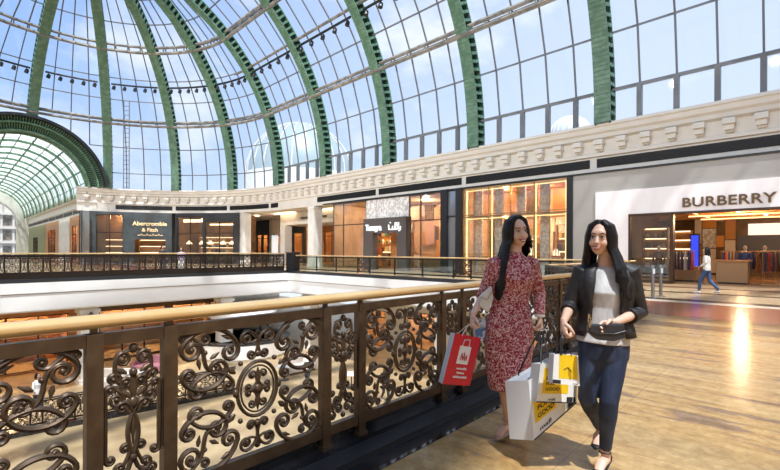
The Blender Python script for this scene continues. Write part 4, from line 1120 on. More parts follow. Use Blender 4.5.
# ------------------------------------------------------------------ people
def remesh(mb, voxel, smooth=4):
    me = bpy.data.meshes.new('t'); me.from_pydata(mb.v, [], mb.f)
    bm = bmesh.new(); bm.from_mesh(me); bmesh.ops.recalc_face_normals(bm, faces=bm.faces); bm.to_mesh(me); bm.free()
    o = bpy.data.objects.new('t', me); COL.objects.link(o)
    m = o.modifiers.new('r', 'REMESH'); m.mode = 'VOXEL'; m.voxel_size = voxel; m.use_smooth_shade = True
    if smooth: s = o.modifiers.new('s', 'SMOOTH'); s.factor = .5; s.iterations = smooth
    bpy.context.view_layer.update()
    r = bpy.data.meshes.new_from_object(o.evaluated_get(bpy.context.evaluated_depsgraph_get()))
    bpy.data.objects.remove(o); bpy.data.meshes.remove(me); return r
def merge_mesh(me, mb, mt):
    """append raw lofts (fingers) to a remeshed body"""
    bm = bmesh.new(); bm.from_mesh(me); m2 = bpy.data.meshes.new('t2'); m2.from_pydata(mb.v, [], mb.f); bm.from_mesh(m2); bmesh.ops.recalc_face_normals(bm, faces=bm.faces)
    bm.to_mesh(me); bm.free(); bpy.data.meshes.remove(m2)
    me.polygons.foreach_set('use_smooth', [True]*len(me.polygons)); me.materials.clear(); me.materials.append(mt); me.update()
M_skin = mat('skin', (.74, .45, .32), .42, noise=((.78, .49, .36), 14, .4, .6))
M_skin2 = mat('skin_tan', (.50, .27, .17), .45)
M_hair = mat('black_hair', (.006, .005, .005), .42, spec=.3, noise=((.016, .011, .01), 40, .45, .65, (1, 1, .08)))
M_lip = mat('lips', (.48, .07, .06), .35); M_eye = mat('eye_dark', (.01, .006, .005), .15); M_eyew = mat('eye_white', (.7, .68, .66), .3); M_teeth = mat('teeth', (.85, .83, .78), .3)
V = Vector
def hand(pb, fb, Wp, D, Nn, T, curl=.9, s=1.0, lens=(.066, .074, .069, .054)):
    D = V(D).normalized(); T = V(T); T = (T-D*T.dot(D)).normalized(); Nn = D.cross(T)*(1 if D.cross(T).dot(V(Nn)) > 0 else -1)
    Wp = V(Wp)
    pb.loft([Wp-D*.02, Wp+D*.02, Wp+D*.055, Wp+D*.085], [(.024*s, .018*s), (.030*s, .018*s), (.038*s, .016*s), (.036*s, .012*s)], 12, side=T)
    for i, l in enumerate(lens):
        p = Wp+D*(.078*s)+T*((.029-.0195*i)*s); a = .15+.05*i; P = [p]; 
        for q, fl in enumerate((.42, .32, .26)):
            a += curl*(.75, 1.0, .8)[q]; p = p+(D*math.cos(a)+Nn*math.sin(a))*(l*fl*s); P.append(p)
        fb.loft([P[0]-D*.012]+P+[P[-1]+(P[-1]-P[-2])*.18], [.0092*s, .0092*s, .0088*s, .008*s, .007*s, .003*s], 8)
    a0 = Wp+D*(.02*s)+T*(.022*s); d1 = (D*.62+T*.62+Nn*.45).normalized(); d2 = (D*.85+T*.05+Nn*.6).normalized()
    fb.loft([a0, a0+d1*.032*s, a0+d1*.032*s+d2*.028*s, a0+d1*.032*s+d2*.05*s], [.014*s, .0115*s, .0095*s, .006*s], 8)
def foot(pb, ank, toe, s=1.0, w=.036):
    ank, toe = V(ank), V(toe); d = toe-ank; hd = V((d.x, d.y, 0)).normalized()
    heel = ank-hd*.035+V((0, 0, -.055*s))
    side = V((-hd.y, hd.x, 0))
    pb.loft([heel, ank*.45+toe*.55+V((0, 0, -.0)), toe], [(.028, .03), (w, .026), (w*.7, .012)], 12, side=side)
    pb.loft([ank+V((0, 0, .04)), ank, heel*.7+ank*.3], [.03, .031, .03], 10)
def head(pb, c, f, tilt=0, s=1.0):
    """adds the head to pb and returns the frame (c, left, forward, up)"""
    f = V(f).normalized(); up = V((0, 0, 1)); lf = up.cross(f).normalized()*1.0
    up = f.cross(lf)*1.0
    if up.z < 0: up = -up
    R = Matrix.Rotation(tilt, 3, V((f.x, f.y, 0)).normalized()); f, lf, up = R @ f, R @ lf, R @ up
    M = Matrix((lf, f, up)).transposed()
    c = V(c); g = lambda x, y, z: c+M @ V((x*s, y*s, z*s))
    def E(x, y, z, a, b_, h): pb.ell(g(x, y, z), (a*s, b_*s, h*s), 16, M, 12)
    E(0, -.012, .028, .072, .090, .084); E(0, .018, -.022, .061, .068, .080); E(0, .034, -.062, .045, .046, .044); E(0, .050, -.088, .024, .024, .022)
    E(.031, .052, -.034, .026, .028, .026); E(-.031, .052, -.034, .026, .028, .026)
    E(0, .066, .030, .045, .018, .03)
    pb.loft([g(0, .078, .006), g(0, .089, -.014), g(0, .099, -.031), g(0, .084, -.041)], [(.0075, .007), (.009, .009), (.0135, .011), (.011, .005)], 10, side=lf)
    for q in (-1, 1): E(q*.068, -.006, -.012, .009, .018, .029)
    E(0, .078, -.062, .023, .013, .013)
    return c, M, s
def face(root, fr, smile=True):
    c, M, s = fr; g = lambda x, y, z: c+M @ V((x*s, y*s, z*s))
    for q in (-1, 1):
        b = MB(); b.ell(g(q*.028, .0735, .002), (.0145*s, .010*s, .0068*s), 12, M, 8); e_ = obj('eye', b, M_eyew, root, True)
        b = MB(); b.ell(g(q*.028, .0815, .002), (.0062*s, .004*s, .0062*s), 10, M, 8); obj('iris', b, M_eye, e_, True)
        b = MB(); b.loft([g(q*.011, .083, .0065), g(q*.028, .0855, .0115), g(q*.045, .072, .005)], [(.0016, .0014), (.0026, .002), (.0014, .001)], 6); obj('eyelashes', b, M_eye, e_)
        b = MB(); b.loft([g(q*.012, .084, .024), g(q*.031, .083, .031), g(q*.050, .066, .024)], [(.003, .003), (.0036, .003), (.0015, .001)], 6); obj('eyebrow', b, M_hair, root)
    b = MB(); w = .028 if smile else .02
    b.loft([g(-w, .074, -.0515), g(-.012, .0905, -.0565), g(0, .0925, -.0565), g(.012, .0905, -.0565), g(w, .074, -.0515)], [.0015, .0042, .0038, .0042, .0015], 8)
    b.loft([g(-w, .074, -.0515), g(-.012, .089, -.071), g(0, .091, -.0745), g(.012, .089, -.071), g(w, .074, -.0515)], [.0015, .0045, .0055, .0045, .0015], 8); m_ = obj('mouth', b, M_lip, root, True)
    if smile:
        b = MB(); b.ell(g(0, .0895, -.0635), (.0185*s, .0045, .0068), 12, M, 6); obj('teeth', b, M_teeth, m_, True)
def hair(root, fr, locks, seed=1, voxel=.007, name='hair'):
    c, M, s = fr; rr = random.Random(seed); g = lambda x, y, z: c+M @ V((x*s, y*s, z*s)); b = MB()
    # cap over the skull, open at the face
    b.ell(g(0, -.024, .036), (.080*s, .092*s, .086*s), 18, M, 14)
    b.ell(g(0, -.045, -.02), (.076*s, .066*s, .085*s), 16, M, 12)
    for lk in locks:
        th, L_, out, fwd = lk if len(lk) == 4 else (lk[0], lk[1], .03, lk[2])
        a = math.radians(th); x, y = math.sin(a), math.cos(a)
        pts = [g(.012*(1 if x > 0 else -1), .045*y+.01, .118), g(x*.066, y*.074-.004, .080), g(x*.084, y*.090-.014, .015), g(x*.086, y*.088-.018, -.06)]
        rad = [.010, .017, .018, .018]
        n = max(3, int(L_/.06)); base = g(x*.086, y*.088-.018, -.06)
        for k in range(1, n+1):
            q = k/n; j = rr.uniform(-.004, .004)
            pts.append(base+M @ V((x*out*math.sin(q*1.7)+j, y*out*.5*math.sin(q*1.7)+fwd*min(1, q*1.6)+j, 0))*s+V((0, 0, -L_*q))); rad.append(.018-.009*q)
        b.loft(pts, [(r_*1.15, r_) for r_ in rad], 8)
    me = remesh(b, voxel, 3); me.materials.clear(); me.materials.append(M_hair)
    o = bpy.data.objects.new(name, me); COL.objects.link(o); o.parent = root; return o
def person_root(label, px, d0, group=None, rz=YAW, name='person'):
    r0 = (px-390)/FPX*d0; loc = V((r0*cs-d0*sn, r0*sn+d0*cs, 0))
    t = thing(name, label, 'person', loc, rz, group)
    yh = 249.3+.0045*px
    def J(x, y, dd=0):
        d = d0+dd; return V(((x-390)/FPX*d-r0, dd, EYE-(y-yh)*d/FPX))
    return t, J
def sector(b, levels, S, F, g0, seg=26):
    """open ring shell: levels of (centre, a, b, half gap angle)"""
    base = len(b.v)
    for c, a, bb, gp in levels:
        for k in range(seg+1):
            q = gp+(2*PI-2*gp)*k/seg; b.v.append(tuple(V(c)+V(F)*(bb*math.cos(q))+V(S)*(a*math.sin(q))))
    for i in range(len(levels)-1):
        for k in range(seg): b.f.append((base+i*(seg+1)+k, base+i*(seg+1)+k+1, base+(i+1)*(seg+1)+k+1, base+(i+1)*(seg+1)+k))

# ---- materials of the clothes
def dressmat():
    m = bpy.data.materials.new('red_print'); m.use_nodes = True; nt = nodes_of(m); N = nt.nodes; L = nt.links
    out = N.new('ShaderNodeOutputMaterial'); p = N.new('ShaderNodeBsdfPrincipled'); L.new(p.outputs[0], out.inputs[0]); p.inputs['Roughness'].default_value = .7
    tc = N.new('ShaderNodeTexCoord'); nz = N.new('ShaderNodeTexNoise'); nz.inputs['Scale'].default_value = 70; nz.inputs['Detail'].default_value = 1.5; nz.inputs['Distortion'].default_value = 1.2
    L.new(tc.outputs['Object'], nz.inputs['Vector']); r = N.new('ShaderNodeValToRGB'); r.color_ramp.elements[0].position = .50; r.color_ramp.elements[1].position = .56
    r.color_ramp.elements[0].color = (.31, .016, .028, 1); r.color_ramp.elements[1].color = (.74, .46, .43, 1); L.new(nz.outputs['Fac'], r.inputs[0]); L.new(r.outputs[0], p.inputs['Base Color']); return m
M_dress = dressmat()
M_blazer = mat('black_cloth', (.012, .010, .010), .55, noise=((.022, .018, .018), 25, .4, .6), bump=.2)
M_tee = mat('grey_white_knit', (.55, .54, .53), .8, noise=((.68, .67, .66), 30, .4, .6, (1, 1, .3)))
M_jeans = mat('navy_denim', (.012, .022, .055), .7, noise=((.035, .055, .11), 14, .45, .7, (1, 1, .4)), bump=.15)
M_beige = mat('beige_leather', (.42, .30, .22), .45)

# =================== woman in the red dress
w1, J = person_root('woman in a red patterned dress with long black hair carrying shopping bags', 505, 3.45)
F = V((.10, -.995, 0)); S = V((.995, .10, 0))
pel, wai, che, nk, hd = J(510, 326), J(511, 302), J(513, 279), J(514, 255), J(516.5, 231.5, -.02)
shR, elR, wrR = J(495, 263, .0), J(484, 295, .04), J(473, 315, -.12)
shL, elL, wrL = J(531, 263, .0), J(539.5, 293, .06), J(540, 317, -.06)
b = MB()
tor = [(J(510, 342), .16, .11), (pel, .17, .115), (J(510.5, 314), .145, .10), (wai, .122, .088), (J(512, 291), .125, .09), (che+F*.012, .138, .108), (J(513.5, 268), .15, .09), (J(514, 260), .13, .07), (nk, .062, .055), (J(515, 248), .048, .05), (J(516.5, 240), .047, .05)]
b.loft([p for p, a, c_ in tor], [(a, c_) for p, a, c_ in tor], 20, side=S)
for sh, el, wr in ((shR, elR, wrR), (shL, elL, wrL)): b.loft([sh, sh*.5+el*.5, el, el*.55+wr*.45, wr], [.046, .040, .034, .031, .021], 12)
legs = ((J(503, 334), J(505, 376, -.06), J(508, 421, .09), J(499.5, 436.5, -.03)), (J(518, 334), J(521, 372, .03), J(525, 408, .34), J(522, 428, .24)))
for hp, kn, an, to in legs:
    b.loft([hp, hp*.5+kn*.5, kn, kn*.7+an*.3, kn*.3+an*.7, an], [.085, .072, .052, .050, .034, .029], 14); foot(b, an, to)
fr1 = head(b, hd, (.22, -.97, -.04), math.radians(7), 1.02)
fb = MB()
hand(b, fb, wrR, V((-.10, -.30, -1)), V((1, -.2, 0)), V((.1, -1, 0)), 1.0); hand(b, fb, wrL, V((.05, -.15, -1)), V((-1, -.3, 0)), V((-.1, -1, 0)), 1.0)
me = remesh(b, .0048, 2); merge_mesh(me, fb, M_skin); o = bpy.data.objects.new('body', me); COL.objects.link(o); o.parent = w1
face(w1, fr1)
hair(w1, fr1, [(th, L_, .085 if -112 < th < -60 else .03, fw) for th, L_, fw in [(-56, .12, .0), (-66, .40, .02), (-74, .43, .03), (-82, .44, .03), (-90, .44, .025), (-98, .43, .02), (-108, .42, .01), (-125, .30, 0), (-140, .28, 0), (-160, .26, 0), (180, .24, 0), (160, .22, 0), (140, .20, -.01), (120, .17, -.02), (105, .16, -.02), (92, .14, -.02), (80, .12, -.02), (70, .08, -.01)]]
     + [(-70, .36, .06, .04), (-78, .40, .07, .05), (-86, .42, .075, .05), (-94, .42, .08, .04), (62, .03, 0), (-50, .03, 0), (52, 0, 0)], 3)
# dress: bodice, skirt and sleeves
b = MB()
dr = [(J(509, 388, -.02), .150, .135), (J(508.5, 372, -.015), .165, .14), (J(509, 350), .185, .145), (pel, .188, .135), (J(510.5, 314), .162, .115), (wai, .140, .102), (J(512, 291), .142, .104), (che+F*.014, .156, .124), (J(513.5, 268), .168, .104), (J(514, 260.5), .145, .082), (J(514.3, 255), .078, .066), (J(514.6, 251.5), .054, .054)]
b.loft([p for p, a, c_ in dr], [(a, c_) for p, a, c_ in dr], 24, side=S)
b.loft([shR+V((.03, 0, .01)), shR, shR*.5+elR*.5, elR, elR*.8+wrR*.2], [.05, .064, .055, .052, .046], 12)
b.loft([shL+V((-.03, 0, .01)), shL, shL*.5+elL*.5, elL, elL*.5+wrL*.5, wrL*.92+elL*.08], [.05, .064, .055, .050, .044, .038], 12)
me = remesh(b, .007, 3); me.materials.clear(); me.materials.append(M_dress); o = bpy.data.objects.new('dress', me); COL.objects.link(o); o.parent = w1
b = MB(); b.loft([wrL*.97+elL*.03+V((0, 0, .012)), wrL+V((0, 0, .0))], [.040, .036], 14); obj('sleeve_cuff', b, M_goods[6], w1, True, label='white sleeve cuff')
for (hp, kn, an, to) in legs:
    b = MB(); d = V((to.x-an.x, to.y-an.y, 0)).normalized(); sd = V((-d.y, d.x, 0)); heel = an-d*.04+V((0, 0, -.062))
    b.loft([heel+V((0, 0, .0)), heel*.55+to*.45+V((0, 0, -.012)), to+V((0, 0, -.008)), to+d*.03+V((0, 0, -.01))], [(.032, .036), (.040, .020), (.036, .016), (.014, .010)], 14, side=sd)
    b.loft([heel+V((0, 0, -.0)), V((heel.x, heel.y, max(heel.z-.08, .005 if an.z < .2 else heel.z-.07)))], [.020, .012], 10); s_ = obj('shoe', b, M_beige, w1, True, label='beige heeled shoe')
    b = MB(); b.loft([an+V((.035*math.cos(a), .035*math.sin(a), .012)) for a in [i*.6283 for i in range(10)]], .005, 6, closed=True); obj('ankle_strap', b, M_beige, s_)

# =================== woman in the black blazer
w2, J = person_root('woman in a black blazer, white top and dark jeans holding a small shopping bag', 604, 2.96)
F = V((-.36, -.93, 0)).normalized(); S = V((.93, -.36, 0)).normalized()
pel, wai, che, nk, hd = J(604, 348), J(603, 321), J(605, 292), J(606, 264), J(600.5, 238, -.03)
shR, elR, wrR = J(583, 272, .05), J(571, 305, .06), J(564, 322, -.10)
shL, elL, wrL = J(629, 271, -.06), J(639, 312, -.05), J(614, 323, -.24)
b = MB()
tor = [(J(604, 366), .09, .07), (pel, .135, .095), (J(604, 336), .125, .092), (wai, .118, .086), (J(604, 306), .12, .088), (che+F*.012, .132, .104), (J(605.5, 279), .145, .088), (J(606, 270), .125, .068), (nk, .058, .052), (J(606, 256, -.01), .047, .049), (J(605, 247, -.015), .046, .049)]
b.loft([p for p, a, c_ in tor], [(a, c_) for p, a, c_ in tor], 20, side=S)
for sh, el, wr in ((shR, elR, wrR), (shL, elL, wrL)): b.loft([sh, sh*.5+el*.5, el, el*.55+wr*.45, wr], [.046, .040, .034, .031, .021], 12)
legs = ((J(593, 354, .02), J(588, 399, -.0), J(600.5, 427, .31), J(597, 446, .22)), (J(615, 354, -.03), J(609.5, 402, -.09), J(606, 452, -.02), J(599, 472, -.13)))
for hp, kn, an, to in legs:
    b.loft([hp, hp*.5+kn*.5, kn, kn*.7+an*.3, kn*.3+an*.7, an], [.064, .056, .044, .042, .030, .027], 14); foot(b, an, to)
fr2 = head(b, hd, (-.62, -.78, -.02), math.radians(-3), .98)
fb = MB()
hand(b, fb, wrR, V((-.08, -.35, -1)), V((1, 0, 0)), V((.1, -1, .2)), 1.05); hand(b, fb, wrL, V((-1, -.1, -.22)), V((0, -.2, -1)), V((-.1, -.5, .9)), .55)
me = remesh(b, .0048, 2); merge_mesh(me, fb, M_skin); o = bpy.data.objects.new('body', me); COL.objects.link(o); o.parent = w2
face(w2, fr2)
hair(w2, fr2, [(-56, .14, .0, -.02), (-66, .18, .02, -.03), (-76, .2, .03, -.05), (-86, .22, .05, -.07), (-98, .22, .06, -.07), (-112, .22, .06, -.05), (-130, .22, .05, -.02), (-150, .22, .05, 0), (180, .22, .05, 0), (160, .24, .06, 0),
 (145, .26, .07, 0), (130, .29, .08, 0), (118, .31, .09, .01), (106, .32, .10, .02), (96, .33, .10, .03), (86, .32, .095, .035), (76, .30, .085, .035), (67, .27, .07, .03), (59, .22, .05, .02),
 (100, .31, .075, .06), (88, .32, .07, .065), (112, .30, .08, .04), (124, .28, .065, .03), (-48, .02, .0, 0), (50, .04, .01, 0)], 5)
# white top
b = MB()
tt = [(J(603, 342, -.0), .164, .122), (J(603.5, 334), .158, .114), (J(603, 321), .138, .10), (J(604, 306), .136, .102), (che+F*.012, .142, .118), (J(605.5, 280), .15, .098), (J(606, 271), .13, .078), (J(606, 267), .085, .068)]
b.loft([p for p, a, c_ in tt], [(a, c_) for p, a, c_ in tt], 22, side=S)
me = remesh(b, .007, 3); me.materials.clear(); me.materials.append(M_tee); o = bpy.data.objects.new('knit_top', me); COL.objects.link(o); o.parent = w2
# jeans
b = MB()
b.loft([J(604, 333, 0), J(604, 345), J(604, 357), J(604, 368)], [(.146, .106), (.156, .115), (.152, .11), (.11, .085)], 20, side=S)
for hp, kn, an, to in legs:
    e_ = an*.93+kn*.07
    b.loft([hp, hp*.55+kn*.45, kn, kn*.72+e_*.28, kn*.35+e_*.65, e_], [.082, .074, .058, .057, .044, .038], 16)
me = remesh(b, .0065, 3); me.materials.clear(); me.materials.append(M_jeans); o = bpy.data.objects.new('jeans', me); COL.objects.link(o); o.parent = w2
for (hp, kn, an, to) in legs:   # black court shoes
    b = MB(); d = V((to.x-an.x, to.y-an.y, 0)).normalized(); sd = V((-d.y, d.x, 0)); heel = an-d*.04+V((0, 0, -.066)); m_ = heel*.5+to*.5
    b.loft([to*.75+heel*.25+V((0, 0, -.006)), to+V((0, 0, -.004)), to+d*.03+V((0, 0, -.008))], [(.039, .024), (.036, .018), (.012, .010)], 14, side=sd)
    b.loft([heel, m_+V((0, 0, -.022)), to+V((0, 0, -.014))], [(.030, .012), (.028, .008), (.03, .008)], 10, side=sd)
    b.loft([heel+V((0, 0, .03)), heel], [(.034, .034), (.032, .032)], 12, side=sd); b.loft([heel, heel+V((0, 0, -min(.075, max(.02, heel.z))))], [.014, .006], 8)
    s_ = obj('shoe', b, M_black, w2, True, label='black strappy heel')
    b = MB(); b.loft([an+V((.036*math.cos(a), .036*math.sin(a), .0)) for a in [i*.6283 for i in range(10)]], .004, 6, closed=True); obj('ankle_strap', b, M_black, s_)
# blazer: open shell, sleeves, lapels
b = MB()
lv = [(J(606, 263.5, .02), .072, .066, .75), (J(606, 267, .01), .112, .086, .62), (J(606, 271, .0), .165, .108, .52), (J(606, 280), .182, .124, .50), (che+F*.008, .176, .136, .50), (J(605, 306), .160, .126, .52), (J(604.5, 318), .158, .122, .55), (J(604.5, 328), .176, .13, .62), (J(604, 335), .188, .136, .72)]
sector(b, lv, S, F, 0)
o = obj('blazer', b, M_blazer, w2, True); m = o.modifiers.new('s', 'SOLIDIFY'); m.thickness = .012; m.offset = 0
b = MB()
b.loft([shR+V((.04, 0, .015)), shR+V((0, 0, .0)), shR*.5+elR*.5, elR, elR*.62+wrR*.38], [.05, .068, .056, .055, .050], 14)
me = remesh(b, .007, 2); me.materials.clear(); me.materials.append(M_blazer); q = bpy.data.objects.new('sleeve', me); COL.objects.link(q); q.parent = w2
b = MB()
b.loft([shL+V((-.04, .01, .015)), shL, shL*.5+elL*.5, elL, elL*.62+wrL*.38], [.05, .070, .058, .058, .053], 14)
me = remesh(b, .007, 2); me.materials.clear(); me.materials.append(M_blazer); q = bpy.data.objects.new('sleeve', me); COL.objects.link(q); q.parent = w2
for s_ in (-1, 1):
    P = [lv[i][0]+F*(lv[i][2]*math.cos(lv[i][3])+.006)+S*(s_*lv[i][1]*math.sin(lv[i][3])) for i in (0, 1, 2, 3, 4, 5)]
    b = MB(); b.loft([p+S*(s_*.012)+F*.004 for p in P], [(.012, .007), (.022, .008), (.03, .008), (.032, .008), (.024, .007), (.006, .005)], 8, side=S); obj('lapel', b, M_blazer, w2, True)

# ------------------------------------------------------------------ things they carry
def bag(name, label, TL, TR, BL, BR, depth, mfront, mside, cat='bag', hold=None, hm=M_black, hw=.006, back=None, group=None):
    """box bag from the four corners of its front face (world) and a depth vector going back"""
    TL, TR, BL, BR = map(V, (TL, TR, BL, BR)); D = V(depth); c = (BL+BR)/2+D/2
    t = thing(name, label, cat, c, 0, group)
    q = lambda p: V(p)-c
    b = MB(); th = .0
    P = [TL, TR, BR, BL]; b.add([q(p) for p in P]+[q(p+D) for p in P], [(0, 1, 2, 3)]); obj('front_panel', b, mfront, t)
    b = MB(); b.add([q(p) for p in P]+[q(p+D) for p in P], [(7, 6, 5, 4), (0, 3, 7, 4), (1, 5, 6, 2), (3, 2, 6, 7)]); o = obj('bag_body', b, mside, t)
    # dark opening just below the rim
    b = MB(); k = .06; r_ = [p*(1-k)+q_*k for p, q_ in ((TL, BL), (TR, BR))]; b.add([q(r_[0]), q(r_[1]), q(r_[1]+D), q(r_[0]+D)], [(0, 1, 2, 3)]); obj('inner_paper', b, mat('tissue_paper', (.6, .62, .66), .8), t)
    if hold is not None:
        H = V(hold)
        for k_, off in enumerate((V(), D)):
            a = TL*.72+TR*.28+off*(.5 if k_ else .0)+(D*.0); e_ = TL*.28+TR*.72+off
            a = TL*.72+TR*.28+off
            lower = (BL-TL)*.03
            b = MB()
            m1 = a*.35+H*.65+(TL-TR)*.04; m2 = e_*.35+H*.65+(TR-TL)*.04
            b.loft([q(a+lower), q(a), q(m1), q(H+V((0, 0, .0))), q(m2), q(e_), q(e_+lower)], [(hw, hw*.4)]*7, 8); obj('handle', b, hm, t, True)
    def on(u, v, e=.0015):   # point on the front face, u across, v down
        n = (TR-TL).cross(BL-TL).normalized()
        if n.dot(D) > 0: n = -n
        return q((TL*(1-u)+TR*u)*(1-v)+(BL*(1-u)+BR*u)*v+n*e)
    return t, on
def patch(t, on, u0, u1, v0, v1, mt, name='printed_block', e=.0012, label=None):
    b = MB(); b.add([on(u0, v0, e), on(u1, v0, e), on(u1, v1, e), on(u0, v1, e)], [(0, 1, 2, 3)]); return obj(name, b, mt, t, label=label)
def ptext(t, on, s, u0, v0, u1, hgt, mt, tilt=0):
    """flat lettering mapped on the face"""
    c = bpy.data.curves.new('t', 'FONT'); c.body = s; c.size = 1; c.offset = .02; o = bpy.data.objects.new('t', c); COL.objects.link(o); bpy.context.view_layer.update()
    me = bpy.data.meshes.new_from_object(o.evaluated_get(bpy.context.evaluated_depsgraph_get())); bpy.data.objects.remove(o); bpy.data.curves.remove(c)
    w = max(v.co.x for v in me.vertices)
    for v in me.vertices:
        x, y = v.co.x/w, v.co.y; v.co = on(u0+(u1-u0)*x, v0-hgt*y+tilt*x, .003)
    me.materials.clear(); me.materials.append(mt); q = bpy.data.objects.new('lettering', me); COL.objects.link(q); q.parent = t
M_red = mat('red_paper', (.62, .012, .03), .35); M_wp = mat('white_paper', (.82, .82, .80), .45); M_yel = mat('yellow_print', (.85, .56, .01), .5); M_ink = mat('black_ink', (.02, .02, .02), .6)
M_cord = mat('pale_cord', (.7, .62, .5), .7)
def PX(x, y, d):
    r = (x-390)/FPX*d; return V((r*cs-d*sn, r*sn+d*cs, EYE-(y-249.3-.0045*x)*d/FPX))
FW = V((-sn, cs, 0)); RT = V((cs, sn, 0))
# red bag in the dress woman's right hand
tb, on = bag('shopping_bag', 'glossy red paper bag with a white bag drawing in the dress woman\'s hand', PX(455.5, 333, 3.22), PX(481.5, 338, 3.30), PX(443, 384, 3.18), PX(470.5, 386, 3.26), PX(451, 332.5, 3.34)-PX(455.5, 333, 3.22), M_red, mat('pale_bag_side', (.70, .76, .80), .4), hold=PX(471.5, 323, 3.33), hm=M_cord, hw=.0035)
patch(tb, on, .30, .72, .22, .58, M_wp, 'bag_drawing')
b = MB(); b.loft([on(.38, .22, .003), on(.40, .10, .003), on(.60, .08, .003), on(.62, .22, .003)], .0035, 6); obj('drawn_handle', b, M_wp, tb)
b = MB()
for pts_ in ([(.40, .5), (.44, .36), (.48, .5)], [(.50, .5), (.52, .33), (.56, .5)], [(.58, .5), (.62, .38), (.64, .5)], [(.40, .44), (.64, .44)]): b.loft([on(u, v, .004) for u, v in pts_], .0028, 6)
obj('red_strokes', b, M_red, tb)
b = MB(); rr = random.Random(4)
for r_, (u0, u1) in enumerate(((.36, .70), (.40, .66), (.30, .78))):
    v = .665+r_*.085; u = u0
    while u < u1: b.loft([on(u, v+.02, .003), on(u+.015, v-.02*rr.random(), .003), on(u+.035, v+.022, .003)], .0042, 5); u += .045
obj('script_strokes', b, M_wp, tb, label='white script lines')
# small blue bag behind it
tb2, on = bag('shopping_bag', 'small blue and white paper bag tucked beside the white clutch', PX(474, 322, 3.42), PX(486, 319, 3.44), PX(477, 342, 3.42), PX(487, 340, 3.44), FW*.05, mat('blue_white_paper', (.10, .22, .42), .4, noise=((.7, .78, .85), 18, .48, .55)), M_wp, hold=PX(474, 317, 3.36), hm=M_cord, hw=.003)
# white clutch under her arm
t = thing('clutch_bag', 'cream leather clutch held under the dress woman\'s right arm', 'bag', PX(487, 300, 3.40), YAW)
b = MB(); c0 = PX(487, 300, 3.40)
cp = [PX(481, 296, 3.36), PX(492, 286, 3.36), PX(494, 298, 3.36), PX(489, 313, 3.36), PX(479.5, 306, 3.36)]
Mi = (Matrix.Translation(c0) @ Matrix.Rotation(YAW, 4, 'Z')).inverted()
b.poly([Mi @ p for p in cp], None, Mi.to_3x3() @ (FW*.05)); obj('clutch_body', b, mat('cream_leather', (.72, .68, .60), .4), t, bevel=.008)
b = MB(); b.loft([Mi @ (PX(481, 297, 3.355)), Mi @ (PX(487.5, 300, 3.35)), Mi @ (PX(493, 290, 3.355))], .003, 6); obj('flap_edge', b, M_beige, t)
# large white box bag
hL = V(wrL)
bx = lambda x, y, d: PX(x, y, d)
TLb, TRb, BLb, BRb = bx(529, 380, 3.06), bx(578, 352, 3.14), bx(535, 440.5, 2.98), bx(577, 403, 3.10)
DDb = bx(505.5, 381.5, 3.22)-TLb
tb3, on = bag('shopping_bag', 'largest white paper bag with yellow print, hanging lowest between the two women', TLb, TRb, BLb, BRb, DDb, M_wp, M_wp, hold=PX(540, 331, 3.36), hm=M_black, hw=.006)
patch(tb3, on, .06, .52, .08, .76, M_yel); patch(tb3, on, .80, .97, .86, .97, M_ink)
ptext(tb3, on, 'FOR', .12, .58, .38, .11, M_ink); ptext(tb3, on, 'GOOD', .12, .71, .48, .11, M_ink); ptext(tb3, on, 'mall', .14, .93, .4, .09, M_ink)
b = MB(); b.loft([on(0, .995, .001), on(1, .995, .001)], .004, 6); obj('black_edge', b, M_ink, tb3)
# medium bag
TLm, TRm, BLm, BRm = bx(541, 364, 2.98), bx(576, 361, 3.02), bx(537, 402, 2.96), bx(573.5, 403, 3.0)
tb4, on = bag('shopping_bag', 'medium white paper bag with a yellow block, hanging in front of the largest one', TLm, TRm, BLm, BRm, bx(532, 363, 3.10)-TLm, M_wp, M_wp, hold=PX(544, 331, 3.33), hm=M_black, hw=.006)
patch(tb4, on, .12, .84, .12, .78, M_yel); patch(tb4, on, .82, .99, .86, .985, M_ink)
ptext(tb4, on, 'DESIGN', .2, .42, .72, .11, M_ink); ptext(tb4, on, 'FOR', .2, .56, .45, .11, M_ink); ptext(tb4, on, 'GOOD', .2, .70, .6, .11, M_ink); ptext(tb4, on, 'mall', .3, .95, .5, .08, M_ink)
b = MB(); b.loft([on(0, .995, .001), on(1, .995, .001)], .0035, 6); obj('black_edge', b, M_ink, tb4)
# small front bag in the blazer woman's hand
TLs, TRs, BLs, BRs = bx(554.5, 354, 2.78), bx(578.5, 355.5, 2.80), bx(553, 383.5, 2.77), bx(580.5, 386, 2.79)
tb5, on = bag('shopping_bag', 'smallest white and yellow paper bag in the blazer woman\'s right hand', TLs, TRs, BLs, BRs, bx(549.5, 353, 2.88)-TLs, M_wp, M_wp, hold=PX(563, 332, 2.83), hm=M_black, hw=.007)
patch(tb5, on, .22, .94, .0, .80, M_yel); patch(tb5, on, .0, .30, .86, .985, M_ink); b = MB(); b.loft([on(.4, .5, .003), on(.55, .42, .003), on(.7, .55, .003)], .002, 5); obj('ink_stroke', b, M_ink, tb5); ptext(tb5, on, 'mall', .75, .96, .93, .06, M_ink)
